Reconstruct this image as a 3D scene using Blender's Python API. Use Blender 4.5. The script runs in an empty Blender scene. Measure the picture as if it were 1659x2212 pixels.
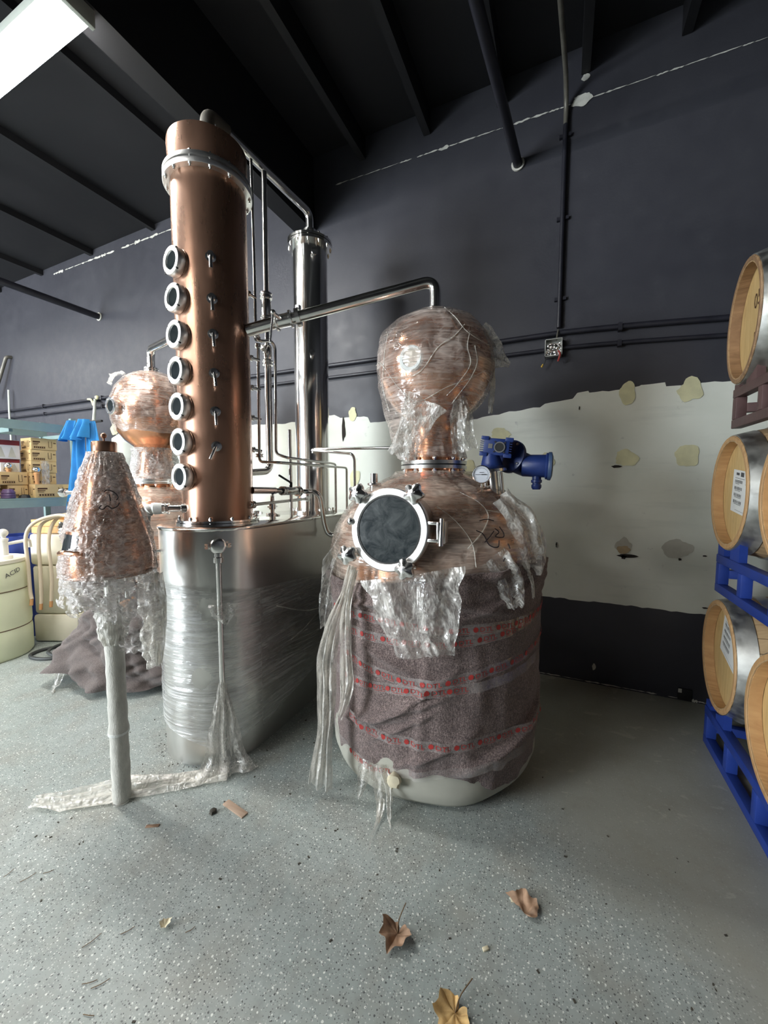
import bpy, bmesh, math, random
from mathutils import Vector, Matrix, noise
random.seed(7)
R_ = math.radians
SC = bpy.context.scene
COL = SC.collection

# ------------------------------------------------------------------ camera
cam_d = bpy.data.cameras.new('camera')
cam = bpy.data.objects.new('camera', cam_d)
COL.objects.link(cam)
cam.location = (0, 0, 1.345)
cam.rotation_euler = (R_(90 - 4.15), 0, R_(24.5))
cam_d.sensor_fit = 'VERTICAL'
cam_d.sensor_height = 24.0
cam_d.lens = 840.0 / 2212.0 * 24.0
cam_d.clip_start = 0.03
SC.camera = cam

# ------------------------------------------------------------------ world, daylight, exposure
w = bpy.data.worlds.new('world'); SC.world = w
w.use_nodes = True
w.node_tree.nodes['Background'].inputs[0].default_value = (0.78, 0.88, 1.0, 1)
w.node_tree.nodes['Background'].inputs[1].default_value = 1.2

def area_light(name, loc, rot, sx, sy, power, col):
    d = bpy.data.lights.new(name, 'AREA')
    d.shape = 'RECTANGLE'; d.size = sx; d.size_y = sy; d.energy = power; d.color = col
    o = bpy.data.objects.new(name, d); COL.objects.link(o)
    o.location = loc; o.rotation_euler = rot
    return o
# daylight coming in through the open roll-up door behind the camera
area_light('door_daylight_offscreen', (-7.0, -5.2, 1.7), (R_(90), 0, 0), 3.4, 3.2, 700, (0.86, 0.94, 1.0))
LAMP_STRENGTH = 70.0

SC.view_settings.view_transform = 'Standard'
SC.view_settings.look = 'None'
SC.view_settings.gamma = 1.0
SC.view_settings.use_curve_mapping = False
SC.view_settings.exposure = 0.55
SC.cycles.transparent_max_bounces = 24
SC.cycles.max_bounces = 8
SC.cycles.caustics_reflective = False
SC.cycles.caustics_refractive = False
SC.cycles.sample_clamp_indirect = 6.0

# ------------------------------------------------------------------ helpers: materials
def S(r, g, b):
    f = lambda c: (c / 255 / 12.92) if c / 255 <= 0.04045 else ((c / 255 + 0.055) / 1.055) ** 2.4
    return (f(r), f(g), f(b), 1.0)

class NT:
    def __init__(s, name):
        s.m = bpy.data.materials.new(name); s.m.use_nodes = True
        s.t = s.m.node_tree; s.t.nodes.clear()
        s.out = s.n('ShaderNodeOutputMaterial')
    def n(s, typ, **kw):
        x = s.t.nodes.new(typ)
        for k, v in kw.items():
            if k.startswith('i_'):
                x.inputs[k[2:].replace('_', ' ')].default_value = v
            else:
                setattr(x, k, v)
        return x
    def l(s, a, b): s.t.links.new(a, b)
    def coord(s, kind='Object', scale=(1, 1, 1), rot=(0, 0, 0)):
        c = s.n('ShaderNodeTexCoord'); mp = s.n('ShaderNodeMapping')
        mp.inputs['Scale'].default_value = scale; mp.inputs['Rotation'].default_value = rot
        s.l(c.outputs[kind], mp.inputs['Vector']); return mp.outputs[0]
    def noise(s, vec, scale, detail=4, rough=0.55, dist=0.0):
        x = s.n('ShaderNodeTexNoise'); x.inputs['Scale'].default_value = scale
        x.inputs['Detail'].default_value = detail; x.inputs['Roughness'].default_value = rough
        x.inputs['Distortion'].default_value = dist
        s.l(vec, x.inputs['Vector']); return x.outputs['Fac']
    def ramp(s, fac, stops):
        x = s.n('ShaderNodeValToRGB'); e = x.color_ramp.elements
        while len(e) > 1: e.remove(e[-1])
        e[0].position = stops[0][0]; e[0].color = stops[0][1]
        for p, c in stops[1:]:
            k = e.new(p); k.color = c
        s.l(fac, x.inputs[0]); return x.outputs[0]
    def mix(s, fac, a, b, typ='MIX'):
        x = s.n('ShaderNodeMix', data_type='RGBA', blend_type=typ)
        for sock, v in ((x.inputs[0], fac), (x.inputs[6], a), (x.inputs[7], b)):
            if hasattr(v, 'is_linked'): s.l(v, sock)
            else: sock.default_value = v
        return x.outputs[2]
    def math(s, op, a, b=0.0):
        x = s.n('ShaderNodeMath', operation=op)
        for sock, v in ((x.inputs[0], a), (x.inputs[1], b)):
            if hasattr(v, 'is_linked'): s.l(v, sock)
            else: sock.default_value = v
        return x.outputs[0]
    def bump(s, h, strength=0.3, dist=0.01):
        x = s.n('ShaderNodeBump'); x.inputs['Strength'].default_value = strength
        x.inputs['Distance'].default_value = dist
        s.l(h, x.inputs['Height']); return x.outputs[0]
    def principled(s, base, rough=0.5, metal=0.0, normal=None, spec=0.5):
        p = s.n('ShaderNodeBsdfPrincipled')
        for key, v in (('Base Color', base), ('Roughness', rough), ('Metallic', metal), ('Specular IOR Level', spec)):
            if hasattr(v, 'is_linked'): s.l(v, p.inputs[key])
            else: p.inputs[key].default_value = v
        if normal is not None: s.l(normal, p.inputs['Normal'])
        return p
    def done(s, shader):
        s.l(shader.outputs[0] if hasattr(shader, 'outputs') else shader, s.out.inputs[0]); return s.m

def pm(name, col, rough=0.5, metal=0.0, var=0.12, scale=6.0, bump=0.0, bscale=40.0, spec=0.5, stretch=(1, 1, 1)):
    """plain procedural material: colour broken up by noise, optional fine relief"""
    t = NT(name); v = t.coord('Object', stretch)
    f = t.noise(v, scale, 5)
    d = tuple(c * (1 - var * 1.6) for c in col[:3]) + (1,)
    u = tuple(min(1, c * (1 + var)) for c in col[:3]) + (1,)
    base = t.ramp(f, [(0.3, d), (0.7, u)])
    rr = t.math('MULTIPLY_ADD', f, rough * 0.5)
    rr.node.inputs[2].default_value = rough * 0.75
    nrm = t.bump(t.noise(v, bscale, 4), bump, 0.004) if bump else None
    return t.done(t.principled(base, rr, metal, nrm, spec))

def film(name, su, sv, base=0.12, line=0.6, sharp=14.0, tint=(0.95, 0.95, 0.93, 1), rot=0.0, bump=0.6, crinkle=22.0, k2=0.7, rough=0.14):
    """clear stretch film: see-through haze with whiter creases where it is pulled, folded or layered"""
    t = NT(name)
    uv = t.coord('UV', (su, sv, 1), (0, 0, rot))
    ob = t.coord('Object')
    n1 = t.noise(uv, 1.0, 3, 0.6, 0.6)
    n1b = t.noise(uv, 2.7, 3, 0.6, 0.3)
    n2 = t.noise(ob, crinkle, 2, 0.5, 0.8)
    n4 = t.noise(ob, 6.0, 3, 0.5, 0.3)
    def ridge(n, sh):
        d = t.math('ABSOLUTE', t.math('SUBTRACT', n, 0.5))
        r = t.math('SUBTRACT', 1.0, t.math('MULTIPLY', d, sh)); r.node.use_clamp = True
        return t.math('POWER', r, 1.6)
    rd = t.math('MAXIMUM', ridge(n1, sharp), t.math('MULTIPLY', ridge(n1b, sharp * 0.8), 0.75))
    rd = t.math('MAXIMUM', rd, t.math('MULTIPLY', ridge(n2, sharp * 1.1), k2))
    patch = t.ramp(n4, [(0.32, (0.35, 0.35, 0.35, 1)), (0.68, (1.5, 1.5, 1.5, 1))])
    al = t.math('ADD', t.math('MULTIPLY', patch, base), t.math('MULTIPLY', t.math('MULTIPLY', rd, patch), line)); al.node.use_clamp = True
    h = t.math('ADD', t.math('ADD', n1, t.math('MULTIPLY', n1b, 0.5)), t.math('MULTIPLY', n2, 0.8))
    nrm = t.bump(h, bump, 0.02)
    p = t.principled(tint, rough, 0.0, nrm, 0.8)
    tl = t.n('ShaderNodeBsdfTranslucent'); tl.inputs[0].default_value = tint
    ms = t.n('ShaderNodeMixShader'); ms.inputs[0].default_value = 0.3
    t.l(p.outputs[0], ms.inputs[1]); t.l(tl.outputs[0], ms.inputs[2])
    tr = t.n('ShaderNodeBsdfTransparent'); tr.inputs[0].default_value = (0.985, 0.985, 0.98, 1)
    mx = t.n('ShaderNodeMixShader')
    t.l(al, mx.inputs[0]); t.l(tr.outputs[0], mx.inputs[1]); t.l(ms.outputs[0], mx.inputs[2])
    # the film's own gloss lies over everything, clear or hazy
    gl = t.n('ShaderNodeBsdfGlossy'); gl.inputs['Roughness'].default_value = rough * 0.8; t.l(nrm, gl.inputs['Normal'])
    m2 = t.n('ShaderNodeMixShader'); m2.inputs[0].default_value = 0.06
    t.l(mx.outputs[0], m2.inputs[1]); t.l(gl.outputs[0], m2.inputs[2])
    return t.done(m2)

def emit(name, col, strength):
    t = NT(name); e = t.n('ShaderNodeEmission'); e.inputs[0].default_value = col; e.inputs[1].default_value = strength
    return t.done(e)

# ------------------------------------------------------------------ helpers: meshes
def lerp(a, b, t): return a + (b - a) * t
def interp(tab, x):
    if x <= tab[0][0]: return tab[0][1]
    for (x0, y0), (x1, y1) in zip(tab, tab[1:]):
        if x <= x1: return lerp(y0, y1, (x - x0) / (x1 - x0))
    return tab[-1][1]
def n3(x, y=0.0, z=0.0): return noise.noise(Vector((x, y, z)))
def fillet(pts, rad, n=7):
    pts = [Vector(p) for p in pts]; out = [pts[0]]
    for i in range(1, len(pts) - 1):
        a, b, c = pts[i - 1], pts[i], pts[i + 1]
        d1 = (a - b); d2 = (c - b); l = min(rad, d1.length * 0.48, d2.length * 0.48)
        p, q = b + d1.normalized() * l, b + d2.normalized() * l
        for k in range(n + 1):
            t = k / n; out.append(p * (1 - t) ** 2 + b * 2 * t * (1 - t) + q * t * t)
    out.append(pts[-1]); return out
def catmull(pts, n=8):
    P = [Vector(p) for p in pts]; P = [P[0] * 2 - P[1]] + P + [P[-1] * 2 - P[-2]]
    out = []
    for i in range(1, len(P) - 2):
        for k in range(n):
            t = k / n; a, b, c, d = P[i - 1:i + 3]
            out.append(0.5 * ((2 * b) + (c - a) * t + (2 * a - 5 * b + 4 * c - d) * t * t + (3 * b - a - 3 * c + d) * t ** 3))
    out.append(P[-2]); return out
def frame(z, x=None):
    """rotation whose local Z points along z"""
    z = Vector(z).normalized()
    x = Vector(x) if x is not None else (Vector((1, 0, 0)) if abs(z.x) < 0.9 else Vector((0, 1, 0)))
    y = z.cross(x).normalized(); x = y.cross(z).normalized()
    return Matrix((x, y, z)).transposed()

class MB:
    def __init__(s): s.v = []; s.f = []; s.uv = {}
    def add(s, vs, fs, uvs=None):
        o = len(s.v); s.v += [Vector(p) for p in vs]
        s.f += [tuple(i + o for i in f) for f in fs]
        if uvs:
            for i, u in enumerate(uvs): s.uv[o + i] = u
        return s
    def box(s, c, d, rot=None):
        c = Vector(c); hx, hy, hz = d[0] / 2, d[1] / 2, d[2] / 2
        P = [Vector((x, y, z)) for z in (-hz, hz) for y in (-hy, hy) for x in (-hx, hx)]
        if rot is not None: P = [rot @ p for p in P]
        return s.add([c + p for p in P], [(0, 2, 3, 1), (4, 5, 7, 6), (0, 1, 5, 4), (2, 6, 7, 3), (0, 4, 6, 2), (1, 3, 7, 5)])
    def bar(s, a, b, wd, ht=None, upv=(0, 0, 1)):
        a, b = Vector(a), Vector(b); d = b - a
        z = d.normalized(); x = Vector(upv).cross(z)
        if x.length < 1e-4: x = Vector((1, 0, 0))
        x.normalize(); y = z.cross(x)
        return s.box((a + b) / 2, (wd, ht or wd, d.length), Matrix((x, y, z)).transposed())
    def lathe(s, prof, c=(0, 0, 0), seg=32, axis=(0, 0, 1), fn=None):
        c = Vector(c); M3 = frame(axis) if tuple(axis) != (0, 0, 1) else Matrix.Identity(3)
        vs, fs, rings = [], [], []
        for (r, z) in prof:
            if r < 1e-6:
                rings.append([len(vs)]); vs.append(c + M3 @ Vector((0, 0, z)))
            else:
                ring = []
                for k in range(seg):
                    a = 2 * math.pi * k / seg; rr = r if fn is None else fn(r, a, z)
                    ring.append(len(vs)); vs.append(c + M3 @ Vector((rr * math.cos(a), rr * math.sin(a), z)))
                rings.append(ring)
        for A, B in zip(rings, rings[1:]):
            for k in range(seg):
                k2 = (k + 1) % seg
                if len(A) == 1 and len(B) == 1: continue
                if len(A) == 1: fs.append((A[0], B[k2], B[k]))
                elif len(B) == 1: fs.append((A[k], A[k2], B[0]))
                else: fs.append((A[k], A[k2], B[k2], B[k]))
        return s.add(vs, fs)
    def cyl(s, a, b, r, seg=16, r2=None):
        a, b = Vector(a), Vector(b); L = (b - a).length; r2 = r if r2 is None else r2
        return s.lathe([(0, 0), (r, 0), (r2, L), (0, L)], a, seg, tuple((b - a)))
    def sphere(s, c, r, seg=16, n=9):
        return s.lathe([(r * math.sin(math.pi * k / n) if 0 < k < n else 0, -r * math.cos(math.pi * k / n)) for k in range(n + 1)], c, seg)
    def tube(s, pts, r, seg=10, caps=True):
        P = [Vector(p) for p in pts]; vs, fs = [], []
        T = [(P[min(i + 1, len(P) - 1)] - P[max(i - 1, 0)]).normalized() for i in range(len(P))]
        x = frame(T[0]).col[0].copy()
        for i, p in enumerate(P):
            x = (x - T[i] * x.dot(T[i])); x.normalize(); y = T[i].cross(x)
            rr = r[i] if isinstance(r, (list, tuple)) else r
            for k in range(seg):
                a = 2 * math.pi * k / seg; vs.append(p + (x * math.cos(a) + y * math.sin(a)) * rr)
        for i in range(len(P) - 1):
            for k in range(seg):
                k2 = (k + 1) % seg; fs.append((i * seg + k, i * seg + k2, (i + 1) * seg + k2, (i + 1) * seg + k))
        if caps:
            fs.append(tuple(range(seg))[::-1]); fs.append(tuple((len(P) - 1) * seg + k for k in range(seg)))
        return s.add(vs, fs)
    def grid(s, fn, nu, nv, closed=False, keep=None):
        """fn(u,v) -> (co, (u,v) in metres)"""
        vs, us, fs = [], [], []
        for j in range(nv + 1):
            for i in range(nu + (0 if closed else 1)):
                c, t = fn(i / nu, j / nv); vs.append(c); us.append(t)
        W = nu if closed else nu + 1
        for j in range(nv):
            for i in range(nu):
                i2 = (i + 1) % W if closed else i + 1
                if keep is None or keep((i + 0.5) / nu, (j + 0.5) / nv):
                    fs.append((j * W + i, j * W + i2, (j + 1) * W + i2, (j + 1) * W + i))
        return s.add(vs, fs, us)
    def prism(s, poly, depth, M=None, c=(0, 0, 0)):
        n = len(poly); c = Vector(c)
        P = [Vector((x, y, 0)) for x, y in poly] + [Vector((x, y, depth)) for x, y in poly]
        if M is not None: P = [M @ p for p in P]
        return s.add([c + p for p in P], [tuple(range(n))[::-1], tuple(range(n, 2 * n))] + [(i, (i + 1) % n, (i + 1) % n + n, i + n) for i in range(n)])
    def extend(s, o): return s.add(o.v, o.f, None)
    def mesh(s, name, org=(0, 0, 0), bevel=0.0, sharp=38, solid=0.0):
        me = bpy.data.meshes.new(name); org = Vector(org)
        me.from_pydata([p - org for p in s.v], [], s.f)
        if s.uv:
            ul = me.uv_layers.new(name='uv')
            for lp in me.loops: ul.data[lp.index].uv = s.uv.get(lp.vertex_index, (0, 0))
        bm = bmesh.new(); bm.from_mesh(me)
        used = [v for v in bm.verts if not v.link_faces]
        if used: bmesh.ops.delete(bm, geom=used, context='VERTS')
        bmesh.ops.recalc_face_normals(bm, faces=bm.faces)
        if bevel:
            es = [e for e in bm.edges if len(e.link_faces) == 2 and e.calc_face_angle(0) > 0.5]
            bmesh.ops.bevel(bm, geom=es, offset=bevel, segments=2, affect='EDGES', profile=0.5)
        if solid: bmesh.ops.solidify(bm, geom=bm.faces[:], thickness=solid)
        bm.to_mesh(me); bm.free()
        me.polygons.foreach_set('use_smooth', [True] * len(me.polygons))
        me.set_sharp_from_angle(angle=R_(sharp)); me.update()
        return me

def tag(o, label=None, cat=None, group=None, kind=None):
    if label: o['label'] = label
    if cat: o['category'] = cat
    if group: o['group'] = group
    if kind: o['kind'] = kind
    return o
def thing(name, loc, label, cat, group=None, rotz=0.0):
    o = bpy.data.objects.new(name, None); COL.objects.link(o)
    o.location = loc; o.rotation_euler = (0, 0, rotz); o.empty_display_size = 0.1
    return tag(o, label, cat, group)
def wloc(o):
    v = Vector((0, 0, 0))
    while o is not None: v += Vector(o.location); o = o.parent
    return v
def part(parent, name, mb, mat, label=None, kind=None, **kw):
    """mesh given in world coordinates (the thing is unrotated while it is built), parented to a thing or part"""
    o = bpy.data.objects.new(name, mb.mesh(name, wloc(parent), **kw)); COL.objects.link(o)
    o.parent = parent; o.data.materials.append(mat)
    return tag(o, label, None, None, kind)
def single(name, mb, mat, label, cat, group=None, org=None, kind=None, **kw):
    org = Vector(org) if org is not None else Vector((sum(v.x for v in mb.v) / len(mb.v), sum(v.y for v in mb.v) / len(mb.v), min(v.z for v in mb.v)))
    o = bpy.data.objects.new(name, mb.mesh(name, org, **kw)); COL.objects.link(o)
    o.location = org; o.data.materials.append(mat)
    return tag(o, label, cat, group, kind)
def struct(name, mb, mat, label=None, parent=None, **kw):
    o = bpy.data.objects.new(name, mb.mesh(name, **kw)); COL.objects.link(o); o.data.materials.append(mat)
    if parent is not None: o.parent = parent
    else: o['kind'] = 'structure'
    if label: o['label'] = label
    return o
def share(src, parent, loc, rot=None, name=None):
    c = src.copy(); COL.objects.link(c); c.parent = parent; c.location = loc
    if rot is not None: c.rotation_euler = rot
    return c
def copy_tree(o, parent=None):
    c = o.copy(); COL.objects.link(c); c.parent = parent
    for ch in list(o.children): copy_tree(ch, c)
    return c
_txt = {}
def text2d(s):
    """flat outline letters of height about 1, as (verts, faces)"""
    if s in _txt: return _txt[s]
    cu = bpy.data.curves.new('lettering', 'FONT'); cu.body = s; cu.align_x = 'CENTER'; cu.resolution_u = 2
    ob = bpy.data.objects.new('lettering', cu); COL.objects.link(ob)
    dg = bpy.context.evaluated_depsgraph_get(); me = ob.evaluated_get(dg).to_mesh()
    r = ([v.co.copy() for v in me.vertices], [tuple(p.vertices) for p in me.polygons])
    ob.evaluated_get(dg).to_mesh_clear(); bpy.data.objects.remove(ob); bpy.data.curves.remove(cu)
    _txt[s] = r; return r
def put_text(mb, s, size, fn, sx=1.0):
    vs, fs = text2d(s)
    mb.add([fn(p.x * size * sx, p.y * size) for p in vs], fs)
def soft_shell(c, prof, nu, nv, disp, a0=0.0, a1=2 * math.pi, rfn=None, keep=None):
    """surface of revolution with per-point displacement, UV in metres. prof [(r,z)...] by arc length"""
    c = Vector(c); L = [0.0]
    for (r0, z0), (r1, z1) in zip(prof, prof[1:]): L.append(L[-1] + math.hypot(r1 - r0, z1 - z0))
    closed = abs(a1 - a0 - 2 * math.pi) < 1e-6
    rt = list(zip(L, [p[0] for p in prof])); zt = list(zip(L, [p[1] for p in prof]))
    mb = MB()
    def fn(u, v):
        a = a0 + (a1 - a0) * u; s = v * L[-1]; r = interp(rt, s); z = interp(zt, s)
        if rfn: r, z = rfn(r, z, a, v)
        d = disp(a, z, v); nr, nz = (d if isinstance(d, tuple) else (d, 0.0))
        r += nr; z += nz
        return Vector((c.x + r * math.cos(a), c.y + r * math.sin(a), c.z + z)), (a * max(prof[0][0], prof[-1][0], 0.2), s)
    return mb.grid(fn, nu, nv, closed, keep)
def sheet(path, width, nrm, ruf=0.01, k=3.0, seed=0, n=36, m=14, jag=0.06, bend=0.0):
    """limp strip of film hanging along a path; width is a list along it, nrm the side it faces"""
    C = catmull(path, 10); nrm = Vector(nrm).normalized(); mb = MB()
    def fn(u, v):
        s = u - 0.5
        vv = min(1.0, v + jag * v * n3(u * 7 + seed, seed, 1.7)) if jag else v
        x = vv * (len(C) - 1); i = min(int(x), len(C) - 2); p = C[i].lerp(C[i + 1], x - i)
        t = (C[i + 1] - C[i]).normalized(); side = t.cross(nrm).normalized()
        wd = interp([(q / (len(width) - 1), ww) for q, ww in enumerate(width)], v)
        wd *= 1 + 0.22 * n3(v * 4, seed * 3.1, 4)
        o = ruf * (math.sin(2 * math.pi * k * s + seed + 2.5 * n3(v * 2.2, seed, 0)) + 0.8 * n3(s * 9 + seed, v * 6, seed) + 1.6 * abs(n3(s * 6 + seed, v * 5 + s * 4, seed + 3)) + 0.7 * abs(n3(s * 15 - v * 6, v * 13, seed + 8)))
        o += bend * (0.25 - s * s)
        c = p + side * (s * wd) + nrm * o; c.z = max(c.z, 0.003)          # film lies on the floor, never below it
        return c, (s * wd, v * 0.8 + seed)
    return mb.grid(fn, m, n)
# ------------------------------------------------------------------ materials
WY = 2.89          # face of the back wall
def g1(x): return (x, x, x, 1)
def mat_wall():
    t = NT('charcoal_wall_paint'); v = t.coord('Object')
    a = t.noise(v, 1.3, 5); b = t.noise(v, 9, 6, 0.6)
    base = t.mix(t.ramp(a, [(0.35, g1(0)), (0.7, g1(1))]), S(56, 56, 63), S(66, 66, 72))
    base = t.mix(t.ramp(b, [(0.62, g1(0)), (0.75, g1(0.35))]), base, S(80, 80, 84))
    rg = t.ramp(b, [(0.3, g1(0.42)), (0.7, g1(0.6))])
    return t.done(t.principled(base, rg, 0, t.bump(t.noise(v, 60, 3), 0.12, 0.004)))
def mat_bare():
    t = NT('bare_white_wallboard'); v = t.coord('Object')
    a = t.noise(v, 2.2, 5); b = t.noise(v, 14, 7, 0.65); st = t.noise(t.coord('Object', (1.2, 1, 9)), 2, 4)
    base = t.mix(t.ramp(a, [(0.35, g1(0)), (0.7, g1(1))]), S(222, 225, 213), S(236, 238, 228))
    base = t.mix(t.ramp(st, [(0.58, g1(0)), (0.75, g1(0.4))]), base, S(204, 208, 198))
    base = t.mix(t.ramp(b, [(0.66, g1(0)), (0.74, g1(0.55))]), base, S(168, 170, 166))
    return t.done(t.principled(base, 0.6, 0, t.bump(b, 0.08, 0.003)))
def mat_floor():
    t = NT('speckled_epoxy_floor'); v = t.coord('Object')
    a = t.noise(v, 0.9, 5, 0.6); b = t.noise(v, 5, 6, 0.6); c = t.noise(v, 26, 6, 0.65)
    base = t.mix(t.ramp(a, [(0.35, g1(0)), (0.68, g1(1))]), S(150, 160, 157), S(172, 179, 176))
    base = t.mix(t.ramp(b, [(0.45, g1(0)), (0.72, g1(0.65))]), base, S(150, 146, 136))
    base = t.mix(t.ramp(c, [(0.3, g1(0.45)), (0.55, g1(0))]), base, S(122, 128, 125))
    # dull worn coat towards the back wall and the barrels, with brown stains and pale scrapes
    sp = t.n('ShaderNodeSeparateXYZ'); t.l(v, sp.inputs[0])
    edge = t.math('ADD', sp.outputs[1], t.math('MULTIPLY', sp.outputs[0], 0.9))
    edge = t.math('ADD', edge, t.math('MULTIPLY', t.noise(v, 2.0, 5), 0.9))
    worn = t.ramp(t.math('MULTIPLY', edge, 0.25), [(0.48, g1(0)), (0.56, g1(1))])
    base = t.mix(t.math('MULTIPLY', worn, 0.75), base, t.mix(t.ramp(b, [(0.4, g1(0)), (0.65, g1(1))]), S(156, 154, 141), S(166, 168, 158)))
    sc = t.ramp(t.noise(t.coord('Object', (1, 1.6, 1)), 7, 5, 0.6, 0.6), [(0.61, g1(0)), (0.66, g1(0.7))])
    base = t.mix(t.math('MULTIPLY', sc, worn), base, S(182, 184, 172))
    def flecks(scale, thr, pick, off):
        mp = t.n('ShaderNodeMapping'); mp.inputs['Location'].default_value = (off, off * 2.3, 0)
        t.l(v, mp.inputs[0])
        ds = t.n('ShaderNodeVectorMath', operation='ADD'); nz = t.n('ShaderNodeTexNoise'); nz.inputs['Scale'].default_value = scale * 1.7
        t.l(mp.outputs[0], nz.inputs['Vector'])
        ml = t.n('ShaderNodeVectorMath', operation='SCALE'); ml.inputs['Scale'].default_value = 0.35 / scale
        t.l(nz.outputs['Color'], ml.inputs[0]); t.l(mp.outputs[0], ds.inputs[0]); t.l(ml.outputs[0], ds.inputs[1])
        vo = t.n('ShaderNodeTexVoronoi', voronoi_dimensions='2D'); vo.inputs['Scale'].default_value = scale
        t.l(ds.outputs[0], vo.inputs['Vector'])
        se = t.n('ShaderNodeSeparateColor'); t.l(vo.outputs['Color'], se.inputs[0])
        on = t.math('GREATER_THAN', se.outputs[0], pick)
        rad = t.math('MULTIPLY_ADD', se.outputs[1], thr); rad.node.inputs[2].default_value = thr * 0.35
        near = t.math('LESS_THAN', vo.outputs['Distance'], rad)
        return t.math('MULTIPLY', on, near)
    keep = t.math('MULTIPLY_ADD', worn, -0.85); keep.node.inputs[2].default_value = 1.0
    for sc_, thr, pick, col, off in ((58, 0.14, 0.55, S(226, 230, 224), 0.0), (115, 0.2, 0.55, S(196, 201, 196), 3.1), (70, 0.13, 0.5, S(84, 88, 88), 7.7), (130, 0.18, 0.6, S(112, 116, 114), 11.0)):
        base = t.mix(t.math('MULTIPLY', flecks(sc_, thr, pick, off), keep), base, col)
    rg = t.ramp(b, [(0.3, g1(0.34)), (0.7, g1(0.55))])
    return t.done(t.principled(base, rg, 0, t.bump(c, 0.10, 0.004)))
def mat_metal(name, col, rough, var=0.05, stretch=(1, 1, 1), scale=8, bump=0.0, anis=0.0, bs=60, metal=1.0, rv=0.27):
    t = NT(name); v = t.coord('Object', stretch); f = t.noise(v, scale, 5, 0.6)
    d = tuple(c * (1 - var * 2) for c in col[:3]) + (1,); u = tuple(min(1, c * (1 + var)) for c in col[:3]) + (1,)
    base = t.ramp(f, [(0.3, d), (0.7, u)])
    rg = t.ramp(f, [(0.3, g1(rough * (1 - rv))), (0.7, g1(rough * (1 + rv)))])
    nm = t.bump(t.noise(v, bs, 4), bump, 0.003) if bump else None
    p = t.principled(base, rg, metal, nm)
    if anis: p.inputs['Anisotropic'].default_value = anis
    return t.done(p)
def mat_fabric(name, c0, c1, scale=420):
    t = NT(name); v = t.coord('Object'); f = t.noise(v, scale, 3, 0.8); kn = t.noise(t.coord('Object', (1, 1, 0.35)), 190, 3, 0.7)
    big = t.noise(v, 7, 4)
    base = t.ramp(f, [(0.36, c0), (0.64, c1)])
    base = t.mix(t.ramp(kn, [(0.42, g1(0.55)), (0.58, g1(0))]), base, c0)
    base = t.mix(t.ramp(big, [(0.35, g1(0.25)), (0.65, g1(0))]), base, tuple(x * 0.6 for x in c0[:3]) + (1,))
    p = t.principled(base, 0.95, 0, t.bump(t.math('ADD', f, kn), 0.7, 0.004), 0.1)
    p.inputs['Sheen Weight'].default_value = 0.25
    return t.done(p)
def mat_oak(name, c0, c1):
    t = NT(name); v = t.coord('Object', (1, 1, 1)); gr = t.noise(t.coord('Object', (2, 22, 2)), 3.5, 6, 0.6, 0.4); st = t.noise(v, 4.5, 5, 0.6)
    base = t.mix(t.ramp(gr, [(0.3, g1(0)), (0.7, g1(1))]), c0, c1)
    base = t.mix(t.ramp(st, [(0.6, g1(0)), (0.72, g1(0.4))]), base, tuple(x * 0.45 for x in c0[:3]) + (1,))
    return t.done(t.principled(base, 0.6, 0, t.bump(gr, 0.2, 0.003)))
def mat_glassdark(name, c0=(0.02, 0.028, 0.03, 1), c1=(0.05, 0.06, 0.062, 1), rough=0.12):
    t = NT(name); v = t.coord('Object'); f = t.noise(v, 14, 6, 0.7, 0.8)
    base = t.ramp(f, [(0.35, c0), (0.72, c1)])
    return t.done(t.principled(base, t.ramp(f, [(0.3, g1(rough)), (0.8, g1(rough * 2.2))]), 0, None, 0.6))

M = {}
M['wall'] = mat_wall(); M['bare'] = mat_bare(); M['floor'] = mat_floor()
M['ceiling'] = pm('black_ceiling_paint', S(27, 27, 30), 0.6, 0, 0.12, 2.0, 0.1, 30)
M['lightwall'] = pm('pale_grey_paint', S(178, 178, 172), 0.6, 0, 0.06, 1.5)
M['concrete'] = pm('driveway_concrete', S(150, 150, 146), 0.9, 0, 0.1, 2.0)
M['chip'] = pm('chipped_white_plaster', S(215, 213, 203), 0.9, 0, 0.15, 20)
M['glue'] = pm('old_cream_glue', S(222, 218, 178), 0.75, 0, 0.08, 14, 0.1, 60)
M['gluegrey'] = pm('grey_torn_board', S(198, 196, 184), 0.8, 0, 0.08, 14)
M['tan'] = pm('torn_brown_paper', S(178, 158, 126), 0.9, 0, 0.1, 20)
M['blackhole'] = pm('dark_hole', S(40, 34, 30), 0.9)
M['blackpipe'] = pm('black_painted_pipe', S(38, 38, 46), 0.42, 0, 0.15, 12)
M['conduit'] = pm('scuffed_conduit', S(120, 116, 106), 0.45, 0.3, 0.3, 10, 0.1, 30, stretch=(1, 1, 0.3))
M['lampbody'] = pm('white_lamp_housing', S(200, 205, 196), 0.45, 0, 0.04)
M['lens'] = emit('lit_lamp_lens', (1.0, 0.985, 0.94, 1), LAMP_STRENGTH)
M['copper'] = mat_metal('polished_copper', (0.88, 0.43, 0.25, 1), 0.2, 0.10, (1, 1, 0.35), 6, 0.06)
M['coppercol'] = mat_metal('lacquered_brown_copper', (0.415, 0.237, 0.162, 1), 0.30, 0.10, (1, 1, 0.22), 9, 0.012, metal=0.75)
M['ringsteel'] = mat_metal('brushed_ring_steel', (0.86, 0.85, 0.83, 1), 0.38, 0.03)
M['steel'] = mat_metal('polished_stainless', (0.86, 0.845, 0.815, 1), 0.16, 0.03, (1, 1, 0.2), 10)
M['satin'] = mat_metal('satin_stainless', (0.76, 0.745, 0.715, 1), 0.30, 0.012, (1, 1, 0.08), 14, rv=0.08)
M['chrome'] = mat_metal('bright_fittings', (0.9, 0.89, 0.87, 1), 0.2, 0.02)
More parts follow.
